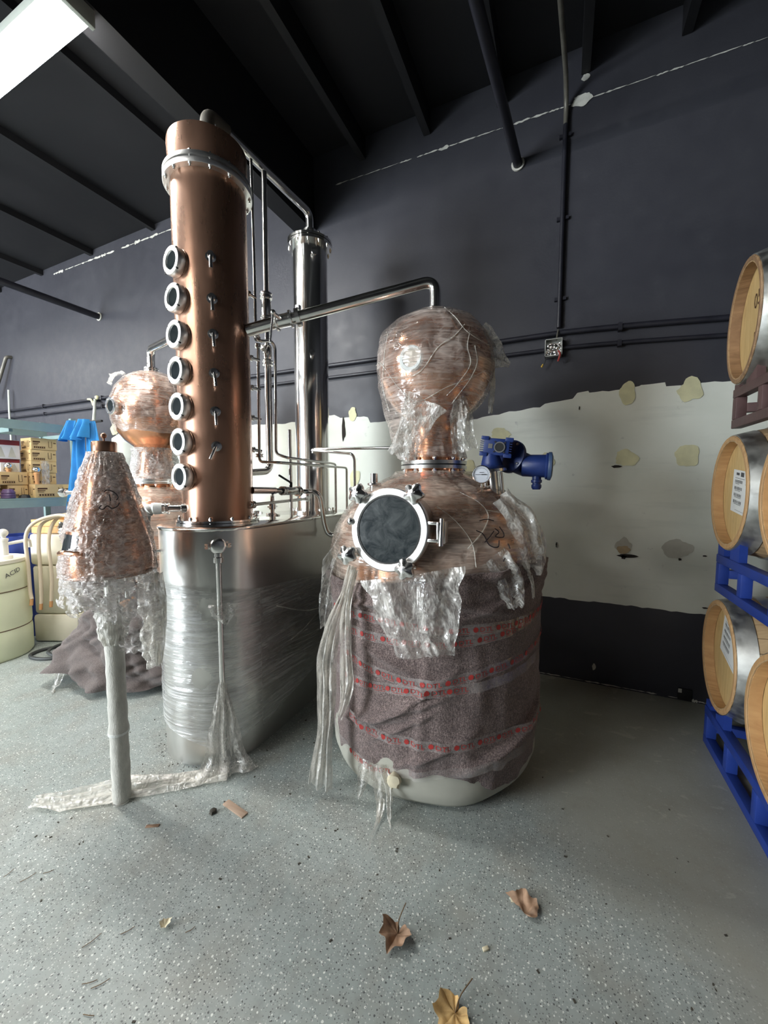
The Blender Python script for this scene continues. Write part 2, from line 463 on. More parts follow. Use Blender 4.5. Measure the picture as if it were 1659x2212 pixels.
M['galv'] = mat_metal('galvanised_hoop', (0.74, 0.74, 0.70, 1), 0.44, 0.10, (1, 1, 1), 18, 0.06)
M['glass'] = mat_glassdark('dark_sight_glass', (0.012, 0.017, 0.018, 1), (0.03, 0.037, 0.038, 1), 0.05)
M['manglass'] = mat_glassdark('dusty_manway_glass', (0.016, 0.022, 0.025, 1), (0.075, 0.085, 0.085, 1), 0.1)
M['gasket'] = pm('black_rubber', S(30, 30, 30), 0.6)
M['blanket'] = mat_fabric('mauve_grey_felt', S(74, 63, 63), S(184, 163, 157), 230)
M['blanket2'] = mat_fabric('plain_mauve_felt', S(88, 80, 78), S(142, 130, 126), 400)
M['foam'] = pm('grey_white_foam', S(176, 174, 162), 0.8, 0, 0.08, 5, 0.15, 30)
M['tape'] = film('clear_packing_tape', 3, 3, 0.16, 0.10, 14, (0.9, 0.82, 0.8, 1), 0, 0.15, 18, 0.4)
M['redprint'] = pm('red_tape_print', S(176, 52, 48), 0.6, 0, 0.2, 30)
M['marker'] = pm('black_marker', S(40, 32, 36), 0.6)
M['film'] = film('stretch_film_loose', 16, 3.2, 0.24, 0.64, 17, (0.97, 0.94, 0.88, 1), 0.35, 0.8, 13, 0.35)
M['filmbib'] = film('stretch_film_bib', 13, 2.6, 0.30, 0.62, 15, (0.97, 0.94, 0.88, 1), 0.5, 0.9, 12, 0.4)
M['filmdome'] = film('stretch_film_dome', 1.6, 13, 0.36, 0.42, 14, (1.0, 0.83, 0.70, 1), 0.45, 0.7, 11, 0.4)
M['filmhead'] = film('stretch_film_head', 1.7, 12, 0.22, 0.50, 15, (1.0, 0.85, 0.76, 1), -0.45, 0.8, 11, 0.5)
M['filmsafe'] = film('stretch_film_crinkled', 7, 26, 0.30, 0.62, 13, (0.97, 0.92, 0.89, 1), 0.2, 1.0, 34, 0.8, 0.1)
M['filmcone'] = film('stretch_film_cone', 7, 26, 0.36, 0.58, 13, (1.0, 0.88, 0.83, 1), 0.2, 1.0, 34, 0.8, 0.1)
M['filmtank'] = film('stretch_film_tank', 0.6, 26, 0.16, 0.70, 14, (0.95, 0.95, 0.93, 1), 0.0, 0.5, 8, 0.2)
M['filmside'] = film('stretch_film_side', 0.9, 24, 0.07, 0.42, 15, (0.93, 0.93, 0.91, 1), 0.62, 0.3, 7, 0.2)
M['filmwhite'] = film('stretch_film_bunched', 26, 3, 0.52, 0.5, 10, (0.98, 0.95, 0.88, 1), 0, 0.8, 36, 0.6)
M['wrapwhite'] = pm('white_bubble_sleeve', S(224, 226, 222), 0.6, 0, 0.08, 40, 0.4, 120)
M['legwrap'] = pm('grey_foam_sleeve', S(206, 204, 196), 0.75, 0, 0.12, 40, 0.6, 220, stretch=(1, 1, 0.4))
M['bluepaint'] = pm('blue_motor_enamel', S(34, 54, 110), 0.38, 0, 0.12, 20, 0.08, 60)
M['bluecap'] = pm('slate_blue_cap', S(58, 78, 110), 0.5, 0, 0.1, 20)
M['dial'] = pm('white_gauge_dial', S(226, 230, 238), 0.4, 0, 0.02)
M['rackblue'] = pm('blue_rack_paint', S(36, 62, 142), 0.5, 0, 0.1, 12)
M['rackmaroon'] = pm('maroon_rack_paint', S(98, 74, 72), 0.55, 0, 0.15, 16, 0.15, 40)
M['oak'] = mat_oak('pale_oak_head', S(196, 162, 106), S(218, 186, 130))
M['oakrim'] = mat_oak('oak_chime', S(176, 134, 90), S(204, 164, 116))
M['oakdark'] = mat_oak('stained_oak_rim', S(122, 92, 66), S(168, 134, 100))
M['oakstave'] = mat_oak('oak_staves', S(170, 140, 104), S(196, 166, 126))
M['paper'] = pm('white_label_paper', S(228, 228, 224), 0.7, 0, 0.02)
M['ink'] = pm('grey_label_ink', S(78, 78, 80), 0.7)
M['inkbrown'] = pm('burnt_stencil', S(84, 56, 34), 0.8)
M['shelf'] = pm('grey_green_steel_shelf', S(134, 156, 156), 0.45, 0, 0.06, 6)
M['carton'] = pm('kraft_cardboard', S(214, 184, 132), 0.85, 0, 0.06, 8)
M['cartonside'] = pm('kraft_tape_edge', S(196, 164, 116), 0.85, 0, 0.06, 8)
M['whitebox'] = pm('white_printed_box', S(226, 226, 228), 0.55, 0, 0.03)
M['redband'] = pm('dark_red_box_band', S(128, 34, 40), 0.5, 0, 0.05)
M['poly'] = pm('milky_white_plastic', S(240, 234, 214), 0.5, 0, 0.05, 3, 0.05, 30)
M['poly2'] = pm('yellowed_white_plastic', S(236, 238, 204), 0.5, 0, 0.05, 3, 0.05, 30)
M['whiteplastic'] = pm('white_pump_plastic', S(232, 230, 222), 0.4, 0, 0.02)
M['hose'] = pm('clear_beige_hose', S(222, 206, 180), 0.35, 0, 0.05)
M['darksleeve'] = pm('dull_grey_sleeve', S(104, 100, 92), 0.7, 0, 0.1, 14, 0.2, 80)
M['cable'] = pm('black_cable', S(56, 58, 58), 0.55)
M['bluecloth'] = pm('blue_cloth', S(44, 132, 196), 0.8, 0, 0.12, 9, 0.15, 200)
M['bluetub'] = pm('blue_plastic', S(36, 60, 140), 0.4)
M['cratewood'] = mat_oak('crate_pine', S(206, 158, 96), S(228, 184, 122))
M['purple'] = pm('purple_plastic', S(92, 70, 110), 0.4)
M['dowel'] = mat_oak('turned_wood', S(190, 134, 84), S(210, 158, 106))
M['leaf'] = pm('dry_leaf', S(158, 128, 104), 0.8, 0, 0.3, 30, 0.3, 60)
M['leaftan'] = pm('dry_tan_leaf', S(206, 172, 116), 0.8, 0, 0.25, 30, 0.3, 60)
M['chipwood'] = mat_oak('wood_offcut', S(168, 142, 122), S(186, 162, 142))
M['debris'] = pm('dark_debris', S(78, 74, 66), 0.9, 0, 0.3, 40)
M['twig'] = pm('dry_twig', S(120, 100, 76), 0.9, 0, 0.2, 30)
M['pale'] = pm('pale_scrap', S(216, 206, 178), 0.8, 0, 0.1, 30)
M['red'] = pm('red_wire', S(170, 70, 66), 0.5)
M['yellow'] = pm('yellow_wire_nut', S(226, 190, 90), 0.5)

# ------------------------------------------------------------------ the room
XL, XR, YF, ZC = -9.2, 3.2, -5.2, 4.05
struct('floor', MB().box(((XL + XR) / 2, (YF + WY) / 2, -0.05), (XR - XL + 0.4, WY - YF + 0.4, 0.1)), M['floor'], 'grey speckled epoxy floor')
wall_back = struct('wall_back', MB().box(((XL + XR) / 2, WY + 0.075, ZC / 2), (XR - XL + 0.3, 0.15, ZC)), M['wall'], 'charcoal painted back wall')
struct('wall_left', MB().box((XL - 0.075, (YF + WY) / 2, ZC / 2), (0.15, WY - YF, ZC)), M['wall'])
struct('wall_right', MB().box((XR + 0.075, (YF + WY) / 2, ZC / 2), (0.15, WY - YF, ZC)), M['wall'])
DX0, DX1, DZ = -8.8, -5.2, 3.4
mb = MB().box(((XL + DX0) / 2, YF - 0.075, ZC / 2), (DX0 - XL, 0.15, ZC)).box(((DX1 + XR) / 2, YF - 0.075, ZC / 2), (XR - DX1, 0.15, ZC)).box(((DX0 + DX1) / 2, YF - 0.075, (DZ + ZC) / 2), (DX1 - DX0, 0.15, ZC - DZ))
struct('wall_front', mb, M['wall'])
struct('ground_outside', MB().box((-7.0, YF - 3.2, -0.06), (10, 6, 0.1)), M['concrete'])
ceiling = struct('ceiling', MB().box(((XL + XR) / 2, (YF + WY) / 2, ZC + 0.05), (XR - XL + 0.4, WY - YF + 0.4, 0.1)), M['ceiling'], 'black painted ceiling')
for i, x in enumerate((-8.2, -7.15, -6.1, -5.05, -3.97, -2.9, -1.5, -0.97, -0.45, 0.06, 0.57, 1.1, 1.65, 2.2, 2.75)):
    jd = 0.06 if x < -2 else 0.168
    struct('roof_joist', MB().box((x, (YF + WY) / 2, ZC - jd / 2 - 0.001), (0.05, WY - YF - 0.01, jd)), M['ceiling'], parent=ceiling)
struct('trim_1', MB().box((-2.035, (YF + WY) / 2, (3.46 + ZC) / 2), (0.15, WY - YF - 0.01, ZC - 3.46)), M['ceiling'], 'deep black ceiling beam')

# bare white strip of wallboard left by something torn off the wall
top = [(-4.85, 1.88), (-4.7, 1.93), (-3.6, 1.9), (-3.0, 1.915), (-2.3, 1.89), (-1.98, 1.92), (-1.9, 1.935), (-1.78, 1.93), (-1.72, 1.905), (-1.6, 1.9), (-1.575, 1.905), (-1.46, 1.89), (-1.44, 1.84), (-1.2, 1.85), (-1.19, 1.835), (-0.9, 1.80), (-0.68, 1.80), (-0.5, 1.83), (-0.42, 1.835), (-0.35, 1.85), (-0.15, 1.865), (-0.12, 1.885), (0.05, 1.905), (0.075, 1.94), (0.14, 1.945), (0.145, 1.935), (0.33, 1.935), (0.34, 1.945), (0.42, 1.945), (0.425, 1.955), (0.55, 1.955), (0.555, 1.935), (0.66, 1.93), (0.75, 1.935), (0.9, 1.93), (1.2, 1.93), (1.9, 1.91)]
rg = random.Random(3)
pts = []
for (x0, z0), (x1, z1) in zip(top, top[1:]):
    n = max(1, int((x1 - x0) / 0.035))
    for k in range(n):
        t = k / n; pts.append((lerp(x0, x1, t), lerp(z0, z1, t) + rg.uniform(-0.004, 0.004)))
pts.append(top[-1])
bot = []
x = 1.9
while x > -4.85:
    bot.append((x, 0.562 + 0.012 * n3(x * 2.2, 4) + rg.uniform(-0.004, 0.004))); x -= 0.03
mb = MB()
vs = [(px, WY - 0.003, pz) for px, pz in pts]; o = len(vs)
N = 1100
xs = [lerp(-4.85, 1.9, i / N) for i in range(N + 1)]
bt = sorted(bot)
mb = MB(); P = []
for x in xs: P += [(x, WY - 0.003, interp(bt, x)), (x, WY - 0.003, interp(pts, x))]
mb.add(P, [(2 * i, 2 * i + 2, 2 * i + 3, 2 * i + 1) for i in range(N)])
bare = struct('bare_wallboard', mb, M['bare'], 'bare white strip with ragged painted edges', parent=wall_back)
def blob(cx, cz, rx, rz, seed, y, lobes=0.18, n=28):
    P = []
    for k in range(n):
        a = 2 * math.pi * k / n; q = 1 + lobes * n3(math.cos(a) * 1.3 + seed * 5, math.sin(a) * 1.3, seed) + lobes * 0.5 * n3(math.cos(a) * 4, math.sin(a) * 4 + seed, 3)
        P.append((cx + rx * q * math.cos(a), cz + rz * q * math.sin(a)))
    mb = MB(); mb.add([(px, y, pz) for px, pz in P] + [(px, y + 0.002, pz) for px, pz in P], [tuple(range(n))] + [(k, (k + 1) % n, n + (k + 1) % n, n + k) for k in range(n)])
    return mb
for i, (x, z, rx, rz, m) in enumerate(((0.36, 1.905, 0.045, 0.068, 'glue'), (0.678, 1.90, 0.06, 0.07, 'glue'), (0.365, 1.505, 0.056, 0.058, 'glue'), (0.676, 1.515, 0.058, 0.07, 'glue'), (0.372, 0.945, 0.044, 0.05, 'gluegrey'), (0.648, 0.948, 0.078, 0.058, 'gluegrey'), (-1.605, 1.925, 0.04, 0.05, 'glue'), (-1.585, 1.385, 0.048, 0.082, 'glue'), (-0.41, 1.69, 0.068, 0.052, 'glue'), (-5.6, 1.87, 0.075, 0.13, 'glue'), (-4.78, 1.98, 0.07, 0.07, 'glue'), (-0.62, 1.45, 0.05, 0.06, 'glue'), (-0.1, 1.5, 0.05, 0.05, 'glue'))):
    struct('glue_spot', blob(x, z, rx, rz, i * 1.7, WY - 0.007, 0.34), M[m], parent=wall_back)
struct('torn_patch', blob(0.372, 0.925, 0.036, 0.026, 9, WY - 0.010, 0.3), M['tan'], parent=wall_back)
for x, z, rx, rz, s in ((0.395, 0.885, 0.05, 0.012, 4), (0.375, 0.875, 0.016, 0.012, 6), (0.315, 1.455, 0.026, 0.008, 2), (0.67, 0.885, 0.008, 0.008, 5), (0.79, 0.915, 0.012, 0.004, 7), (-0.02, 0.93, 0.004, 0.018, 8), (0.81, 0.6, 0.02, 0.004, 1), (0.09, 1.84, 0.003, 0.012, 3), (-1.69, 1.8, 0.016, 0.09, 11)):
    struct('scrape', blob(x, z, rx, rz, s, WY - 0.008, 0.5, 16), M['blackhole'], parent=wall_back)
# chipped plaster along the joint high on the wall and along the foot of the wall
def chips(x0, z0, x1, z1, seed, lo, hi, fill):
    q = random.Random(seed); x = x0; mb = MB()
    while x < x1:
        l = q.uniform(0.03, 0.16); h = q.uniform(lo, hi) * (1 if q.random() < 0.8 else 2.2)
        if q.random() < fill:
            z = lerp(z0, z1, (x - x0) / (x1 - x0)); n = 6
            P = [(x + l * k / n, z + h * 0.5 * (0.25 + q.random()) * (1 if 0 < k < n else 0.1)) for k in range(n + 1)] + [(x + l * k / n, z - h * 0.5 * (0.25 + q.random()) * (1 if 0 < k < n else 0.1)) for k in range(n, -1, -1)]
            mb.add([(a, WY - 0.004, b) for a, b in P], [(k, k + 1, 2 * n - k, 2 * n + 1 - k) for k in range(n)])
        x += l
    return mb
struct('chipped_paint', chips(-1.86, 3.775, 2.2, 3.68, 5, 0.004, 0.012, 0.85), M['chip'], parent=wall_back, )
struct('chipped_paint', chips(-5.9, 3.95, -3.4, 3.93, 8, 0.006, 0.022, 0.7), M['chip'], parent=wall_back)
struct('chipped_paint', chips(-0.15, 0.012, 1.3, 0.012, 9, 0.004, 0.010, 0.9), M['chip'], parent=wall_back)
struct('chipped_paint', blob(0.234, 0.12, 0.010, 0.022, 2, WY - 0.006, 0.4), M['chip'], parent=wall_back)
struct('chipped_paint', blob(0.04, 3.74, 0.05, 0.035, 3, WY - 0.006, 0.6), M['chip'], parent=wall_back)
struct('chipped_paint', blob(0.06, 3.86, 0.02, 0.02, 4, WY - 0.006, 0.5), M['chip'], parent=wall_back)

# ------------------------------------------------------------------ lamps
def lamp(x, y, z, L, label, group, name='strip_light'):
    t = thing(name, (x, y, z), label, 'light', group)
    part(t, 'housing', MB().box((x, y, z + 0.032), (L, 0.15, 0.044)), M['lampbody'], bevel=0.004)
    prof = [(-0.062, 0.0), (-0.066, -0.02), (-0.05, -0.034), (0.05, -0.034), (0.066, -0.02), (0.062, 0.0)]
    mb = MB(); mb.prism([(a, b) for a, b in prof], L - 0.05, Matrix(((0, 0, 1), (1, 0, 0), (0, 1, 0))), (x - (L - 0.05) / 2, y, z + 0.008))
    part(t, 'lens', mb, M['lens'])
    for s in (-1, 1):
        part(t, 'end_cap', MB().box((x + s * (L / 2 - 0.008), y, z + 0.012), (0.022, 0.15, 0.09)), M['lampbody'], bevel=0.003)
        hx = x + s * (L / 2 - 0.12)
        part(t, 'hanger', MB().tube([(hx, y, z + 0.05), (hx, y, ZC - 0.001)], 0.004, 6), M['conduit'])
    return t
lamp(-2.75, 1.12, 3.42, 1.55, 'white fluorescent strip light hung against the deep ceiling beam', None)
for x, y in ((-5.5, 1.12), (-7.9, 1.12), (-2.8, -1.5), (-5.5, -1.5), (-2.8, -3.6)):
    lamp(x, y, 3.42, 1.5, 'white fluorescent strip light hung under the roof joists', 'strip lights away from the beam', 'strip_light_offscreen')

# ------------------------------------------------------------------ pipes and conduits on wall and ceiling
def pipe_obj(name, pts, r, mat, label, cat, group=None, fil=0.06, seg=12):
    return single(name, MB().tube(fillet(pts, fil), r, seg), mat, label, cat, group)
pipe_obj('sprinkler_pipe', [(-0.33, WY - 0.001, 3.475), (-0.41, 1.871, 3.475), (-0.66, -1.3, 3.475)], 0.030, M['blackpipe'], 'black sprinkler pipe under the ceiling entering the wall above the copper onion head', 'pipe', fil=0.3)
single('pipe_collar', MB().lathe([(0.03, 0), (0.042, 0.0), (0.042, 0.01), (0.03, 0.012)], (-0.33, WY - 0.013, 3.475), 18, (0, 1, 0)), M['chip'], 'white chipped collar where a sprinkler pipe enters the wall above the onion head', 'collar')
pipe_obj('sprinkler_pipe', [(-4.96, WY - 0.001, 3.285), (-4.96, -1.5, 3.285)], 0.034, M['blackpipe'], 'black horizontal sprinkler pipe entering the wall above the blue cloths', 'pipe')
single('pipe_collar', MB().lathe([(0.034, 0), (0.046, 0.0), (0.046, 0.01), (0.034, 0.012)], (-4.96, WY - 0.013, 3.285), 18, (0, 1, 0)), M['chip'], 'white chipped collar where a sprinkler pipe enters the wall above the blue cloths', 'collar')
cv = thing('conduit', (-0.045, WY - 0.03, 2.29), 'thin vertical conduit running up the wall from the wired junction box to the ceiling', 'conduit')
part(cv, 'tube', MB().tube(fillet([(-0.0455, WY - 0.022, 3.60), (-0.045, WY - 0.022, 3.72), (-0.05, WY - 0.14, 3.80), (-0.081, 2.339, 3.81), (-0.27, -0.4, 3.83)], 0.08), 0.014, 10), M['conduit'])
part(cv, 'painted_tube', MB().tube([(-0.048, WY - 0.022, 2.365), (-0.0455, WY - 0.022, 3.61)], 0.0145, 10), M['blackpipe'], 'black painted lower length')
for z in (2.55, 3.05, 3.55): part(cv, 'strap', MB().box((-0.045, WY - 0.011, z), (0.07, 0.018, 0.02)), M['blackpipe'])
for lb, r, segs in (('upper', 0.017, ((-0.03, 2.6, 2.332, 2.18, 'past the junction box towards the barrels'), (XL, -0.03, 2.372, 2.332, 'behind both stills'))), ('lower', 0.013, ((-0.026, 2.6, 2.235, 2.09, 'past the junction box towards the barrels'), (XL, -0.134, 2.275, 2.235, 'behind both stills')))):
    for xa, xb, za, zb, w_ in segs:
        t = thing('conduit', (xa, WY - 0.02, za), '%s black wall conduit running %s' % (lb, w_), 'conduit')
        part(t, 'tube', MB().tube([(lerp(xa, xb, k / 12), WY - r - 0.005, lerp(za, zb, k / 12) + 0.004 * math.sin(k)) for k in range(13)], r, 10), M['blackpipe'])
        x = math.ceil(xa) + 0.3
        while x < xb - 0.1:
            q = (x - xa) / (xb - xa); part(t, 'strap', MB().box((x, WY - r - 0.006, lerp(za, zb, q)), (0.022, 2 * r + 0.008, 2 * r + 0.012)), M['blackpipe']); x += 1.25
jb = thing('junction_box', (-0.08, WY - 0.03, 2.18), 'open metal junction box stuffed with foil and loose wires on the dark wall', 'junction box')
mb = MB()
for dx, dz, sx, sz in ((-0.05, 0, 0.004, 0.11), (0.05, 0, 0.004, 0.11), (0, 0.053, 0.104, 0.004), (0, -0.053, 0.104, 0.004)): mb.box((-0.075 + dx, WY - 0.028, 2.235 + dz), (sx, 0.055, sz))
mb.box((-0.075, WY - 0.004, 2.235), (0.10, 0.006, 0.11))
part(jb, 'box', mb, M['galv'])
def foil(u, v): return Vector((-0.12 + 0.09 * u, WY - 0.05 - 0.012 * n3(u * 5, v * 5, 2) - 0.008 * n3(u * 13, v * 13, 5), 2.185 + 0.075 * v)), (u, v)
part(jb, 'foil', MB().grid(foil, 14, 14), M['chrome'], 'crumpled shiny foil', sharp=12)
part(jb, 'wire', MB().tube(catmull([(-0.045, WY - 0.05, 2.21), (-0.035, WY - 0.07, 2.18), (-0.045, WY - 0.06, 2.14)]), 0.006, 6), M['red'], 'red wire end')
part(jb, 'wire_nut', MB().lathe([(0, 0), (0.007, 0.002), (0.005, 0.022), (0, 0.024)], (-0.145, WY - 0.05, 2.115), 10, (0.4, 0.1, 1)), M['yellow'], 'yellow wire nut')
part(jb, 'wire', MB().tube(catmull([(-0.13, WY - 0.045, 2.135), (-0.122, WY - 0.05, 2.16), (-0.11, WY - 0.04, 2.19)]), 0.003, 6), M['cable'])
part(jb, 'wire', MB().tube(catmull([(-0.06, WY - 0.03, 2.28), (-0.055, WY - 0.055, 2.31), (-0.05, WY - 0.03, 2.35)]), 0.005, 6), M['conduit'])
ol = thing('wall_outlet', (0.732, WY - 0.01, 0.01), 'small dark outlet plate low on the wall beside the blue barrel rack', 'outlet')
part(ol, 'plate', MB().box((0.732, WY - 0.008, 0.045), (0.07, 0.014, 0.07)), M['gasket'], bevel=0.003)
part(ol, 'scraped_corner', MB().box((0.705, WY - 0.017, 0.068), (0.018, 0.003, 0.024)), M['chip'])
# ------------------------------------------------------------------ the large wrapped pot still
AX, AY = -0.59, 1.90
LEFT = R_(204.5)                      # direction along the wall side that carries the loose film
def polar(a, r, z, c=(AX, AY)): return Vector((c[0] + r * math.cos(a), c[1] + r * math.sin(a), z))
def bolt_ring(parent, c, rad, z, n, size=0.009, h=0.05, off=0.0, mat='chrome', name='bolt'):
    m0 = MB().lathe([(0, -h / 2 - 0.008), (size * 0.55, -h / 2 - 0.008), (size * 0.55, -h / 2), (size, -h / 2), (size, -h / 2 + 0.008), (size * 0.5, -h / 2 + 0.008), (size * 0.5, h / 2 - 0.008), (size, h / 2 - 0.008), (size, h / 2), (size * 0.6, h / 2 + 0.006), (0, h / 2 + 0.006)], (0, 0, 0), 6).mesh(name)
    m0.materials.append(M[mat])
    pl = wloc(parent)
    for k in range(n):
        a = off + 2 * math.pi * k / n
        o = bpy.data.objects.new(name, m0); COL.objects.link(o); o.parent = parent
        o.location = Vector((c[0] + rad * math.cos(a), c[1] + rad * math.sin(a), z)) - pl

pot = thing('pot_still', (AX, AY, 0), 'large copper pot still in film, blanket and red-printed tape, round manway in front', 'pot still')
# dome and body of the boiler
DOME = [(0.47, 0.05), (0.49, 0.9), (0.495, 1.02), (0.49, 1.08), (0.47, 1.145), (0.43, 1.21), (0.375, 1.27), (0.31, 1.32), (0.235, 1.36), (0.165, 1.385), (0.14, 1.40), (0.138, 1.425)]
part(pot, 'boiler', MB().lathe([(0, 0.05)] + DOME, (AX, AY, 0), 72), M['copper'])
# foam base
def base_fn(r, a, z): return r + 0.012 * n3(math.cos(a) * 2, math.sin(a) * 2, z * 6) * (1 if z > 0.004 else 1)
part(pot, 'foam_base', MB().lathe([(0, 0.0), (0.40, 0.0), (0.455, 0.012), (0.49, 0.05), (0.505, 0.1), (0.508, 0.2), (0.505, 0.30), (0.48, 0.32)], (AX, AY, 0), 72, fn=base_fn), M['foam'])
# blanket
HEM = [(-200, 0.11), (-150, 0.10), (-120, 0.106), (-101, 0.113), (-92, 0.15), (-85, 0.165), (-69, 0.2), (-58, 0.175), (-45, 0.105), (-28, 0.088), (-14, 0.125), (10, 0.12), (60, 0.11), (160, 0.11)]
TOPB = [(-200, 0.92), (-121, 0.905), (-100, 0.92), (-89, 0.94), (-60, 0.985), (-38, 1.0), (-15, 1.0), (40, 0.97), (100, 0.94), (160, 0.92)]
def adeg(a):
    d = math.degrees(a)
    while d > 160: d -= 360
    while d < -200: d += 360
    return d
def blanket_r(d, z, z0, z1):
    a = R_(d); ca, sa = math.cos(a), math.sin(a); r = 0.512
    # soft broad folds, diagonal pulls near the hem, thick bunching under the dome
    r += 0.008 * n3(ca * 3, sa * 3, z * 3) + 0.006 * n3(ca * 8, sa * 8, z * 5) + 0.004 * abs(n3(ca * 6 + z * 4, sa * 6, z * 9))
    topw = max(0.0, (z - (z1 - 0.14)) / 0.14)
    r += topw * (0.020 + 0.030 * n3(ca * 5 + 3, sa * 5, z * 22) + 0.016 * n3(ca * 12, sa * 12, z * 18))
    for d0, z_0, sl, am, wd, ext in ((-92, 0.42, 0.004, 0.016, 0.016, 22), (-84, 0.47, 0.007, 0.016, 0.014, 16), (-100, 0.37, 0.003, 0.012, 0.014, 20), (-88, 0.36, 0.006, 0.012, 0.012, 14), (-30, 0.30, 0.0035, 0.012, 0.018, 34), (-45, 0.26, 0.003, 0.010, 0.016, 30), (-72, 0.28, 0.005, 0.010, 0.016, 14), (-60, 0.88, -0.002, 0.012, 0.016, 30), (-36, 0.90, 0.003, 0.014, 0.016, 28), (-100, 0.86, 0.002, 0.014, 0.014, 22), (-95, 0.64, -0.003, 0.008, 0.014, 18)):
        zz = z_0 + sl * (d - d0); r += 1.7 * am * math.exp(-((z - zz) / wd) ** 2 - ((d - d0) / ext) ** 2)
    # overlap seam of the blanket running down the front
    sx = d - (-78 + 10 * (z - 0.5)); r += 0.014 / (1 + math.exp(-max(-30, min(30, sx * 3.5)))) * (1 if d < 40 else 0) * max(0, 1 - (max(0, d + 78) / 110))
    hemw = max(0.0, 1 - (z - z0) / 0.10); r += hemw * (0.010 * n3(ca * 8, sa * 8, 1) - 0.012)
    return r, hemw
def blanket_fn(u, v):
    a = -math.pi + 2 * math.pi * u; d = adeg(a); z0, z1 = interp(HEM, d), interp(TOPB, d)
    hh = z1 - z0; ca, sa = math.cos(a), math.sin(a); t = 0.0
    if v < 0.93: z = z0 + hh * (v / 0.93)
    else:
        t = (v - 0.93) / 0.07; z = z1 + 0.02 * math.sin(t * math.pi) - 0.004 * t
    r, hemw = blanket_r(d, z, z0, z1); r -= 0.035 * t
    z += hemw * (0.010 * n3(ca * 6, sa * 6, 5) + 0.004 * n3(ca * 30, sa * 30, 5))
    return Vector((AX + r * ca, AY + r * sa, z)), (a * 0.51, z)
part(pot, 'moving_blanket', MB().grid(blanket_fn, 260, 96, True), M['blanket'], 'mauve-grey felt moving blanket', sharp=180)
# printed tape round the blanket
def tape(tab, wd, seed, a0, a1, print_from, print_to, step):
    mb = MB()
    def P(d, y): 
        a = R_(d); z = interp(tab, d) + y
        z0, z1 = interp(HEM, d), interp(TOPB, d); r = 0
        for e in (-0.02, 0, 0.02): r = max(r, blanket_r(d, interp(tab, d) + e, z0, z1)[0])
        return polar(a, r + 0.004, z)
    def fn(u, v):
        d = lerp(a0, a1, u); return P(d, (v - 0.5) * wd), (R_(d) * 0.52, v * wd)
    tp = part(pot, 'tape', mb.grid(fn, 150, 2), M['tape'], 'clear packing tape with red print', sharp=180)
    pr_ = MB(); d = print_from; q = random.Random(seed)
    while d < print_to:
        da = math.degrees(1 / 0.53)
        def F(x, y, d=d): return P(d + x * da, y) + Vector((math.cos(R_(d)), math.sin(R_(d)), 0)) * 0.002
        n = 12
        ring = [F(0.0105 * math.cos(2 * math.pi * k / n), 0.0105 * math.sin(2 * math.pi * k / n)) for k in range(n)]
        pr_.add(ring, [tuple(range(n))])
        put_text(pr_, 'DTL', 0.026, lambda x, y: F(x + 0.046, y - 0.009), 1.25)
        pr_.add([F(0.022, -0.014), F(0.072, -0.014), F(0.072, -0.0155), F(0.022, -0.0155)], [(0, 1, 2, 3)])
        d += step * q.uniform(0.94, 1.06)
    part(tp, 'tape_print', pr_, M['redprint'], 'row of red printed dots and letters', kind='stuff')
tape([(-200, 0.78), (-119, 0.80), (-94, 0.80), (-63, 0.785), (-37, 0.785), (-15, 0.80), (40, 0.83)], 0.042, 1, -170, 60, -128, 20, 10.5)
tape([(-200, 0.70), (-111, 0.722), (-89, 0.722), (-60, 0.735), (-37, 0.76), (-15, 0.80), (40, 0.82)], 0.042, 2, -170, 60, -118, 0, 10.8)
tape([(-200, 0.66), (-130, 0.625), (-108, 0.59), (-83, 0.565), (-71, 0.575), (-42, 0.623), (-14, 0.66), (40, 0.7)], 0.042, 3, -170, 60, -118, 10, 10.4)
tape([(-200, 0.47), (-113, 0.50), (-90, 0.525), (-75, 0.545), (-47, 0.56), (-13, 0.60), (40, 0.62)], 0.042, 4, -170, 60, -120, -64, 9.4)
tape([(-200, 0.40), (-130, 0.385), (-113, 0.355), (-101, 0.330), (-89, 0.318), (-79, 0.32), (-58, 0.33), (-36, 0.335), (-16, 0.345), (40, 0.36)], 0.042, 5, -170, 60, -115, 5, 10.2)
tape([(-200, 0.2), (-116, 0.165), (-101, 0.15), (-90, 0.17), (-60, 0.22), (-49, 0.24), (-25, 0.225), (30, 0.22)], 0.040, 6, -150, 40, -116, -98, 8.0)
part(pot, 'foam_scrap', MB().lathe([(0, -0.028), (0.02, -0.024), (0.03, 0), (0.022, 0.02), (0, 0.026)], polar(R_(-89), 0.525, 0.148), 14, (0.2, -0.9, 0.3), fn=lambda r, a, z: r * (1 + 0.35 * n3(math.cos(a) * 2, math.sin(a) * 2, z * 40))), M['pale'], 'torn white foam lump')

# neck flanges
part(pot, 'neck_flange', MB().lathe([(0.132, 1.418), (0.163, 1.418), (0.163, 1.434), (0.132, 1.434)], (AX, AY, 0), 48), M['satin'])
part(pot, 'neck_gasket', MB().lathe([(0.13, 1.4345), (0.157, 1.4345), (0.157, 1.4395), (0.13, 1.4395)], (AX, AY, 0), 48), M['gasket'])
part(pot, 'neck_flange', MB().lathe([(0.132, 1.44), (0.163, 1.44), (0.163, 1.456), (0.132, 1.456)], (AX, AY, 0), 48), M['satin'])
bolt_ring(pot, (AX, AY), 0.150, 1.437, 10, 0.010, 0.066)
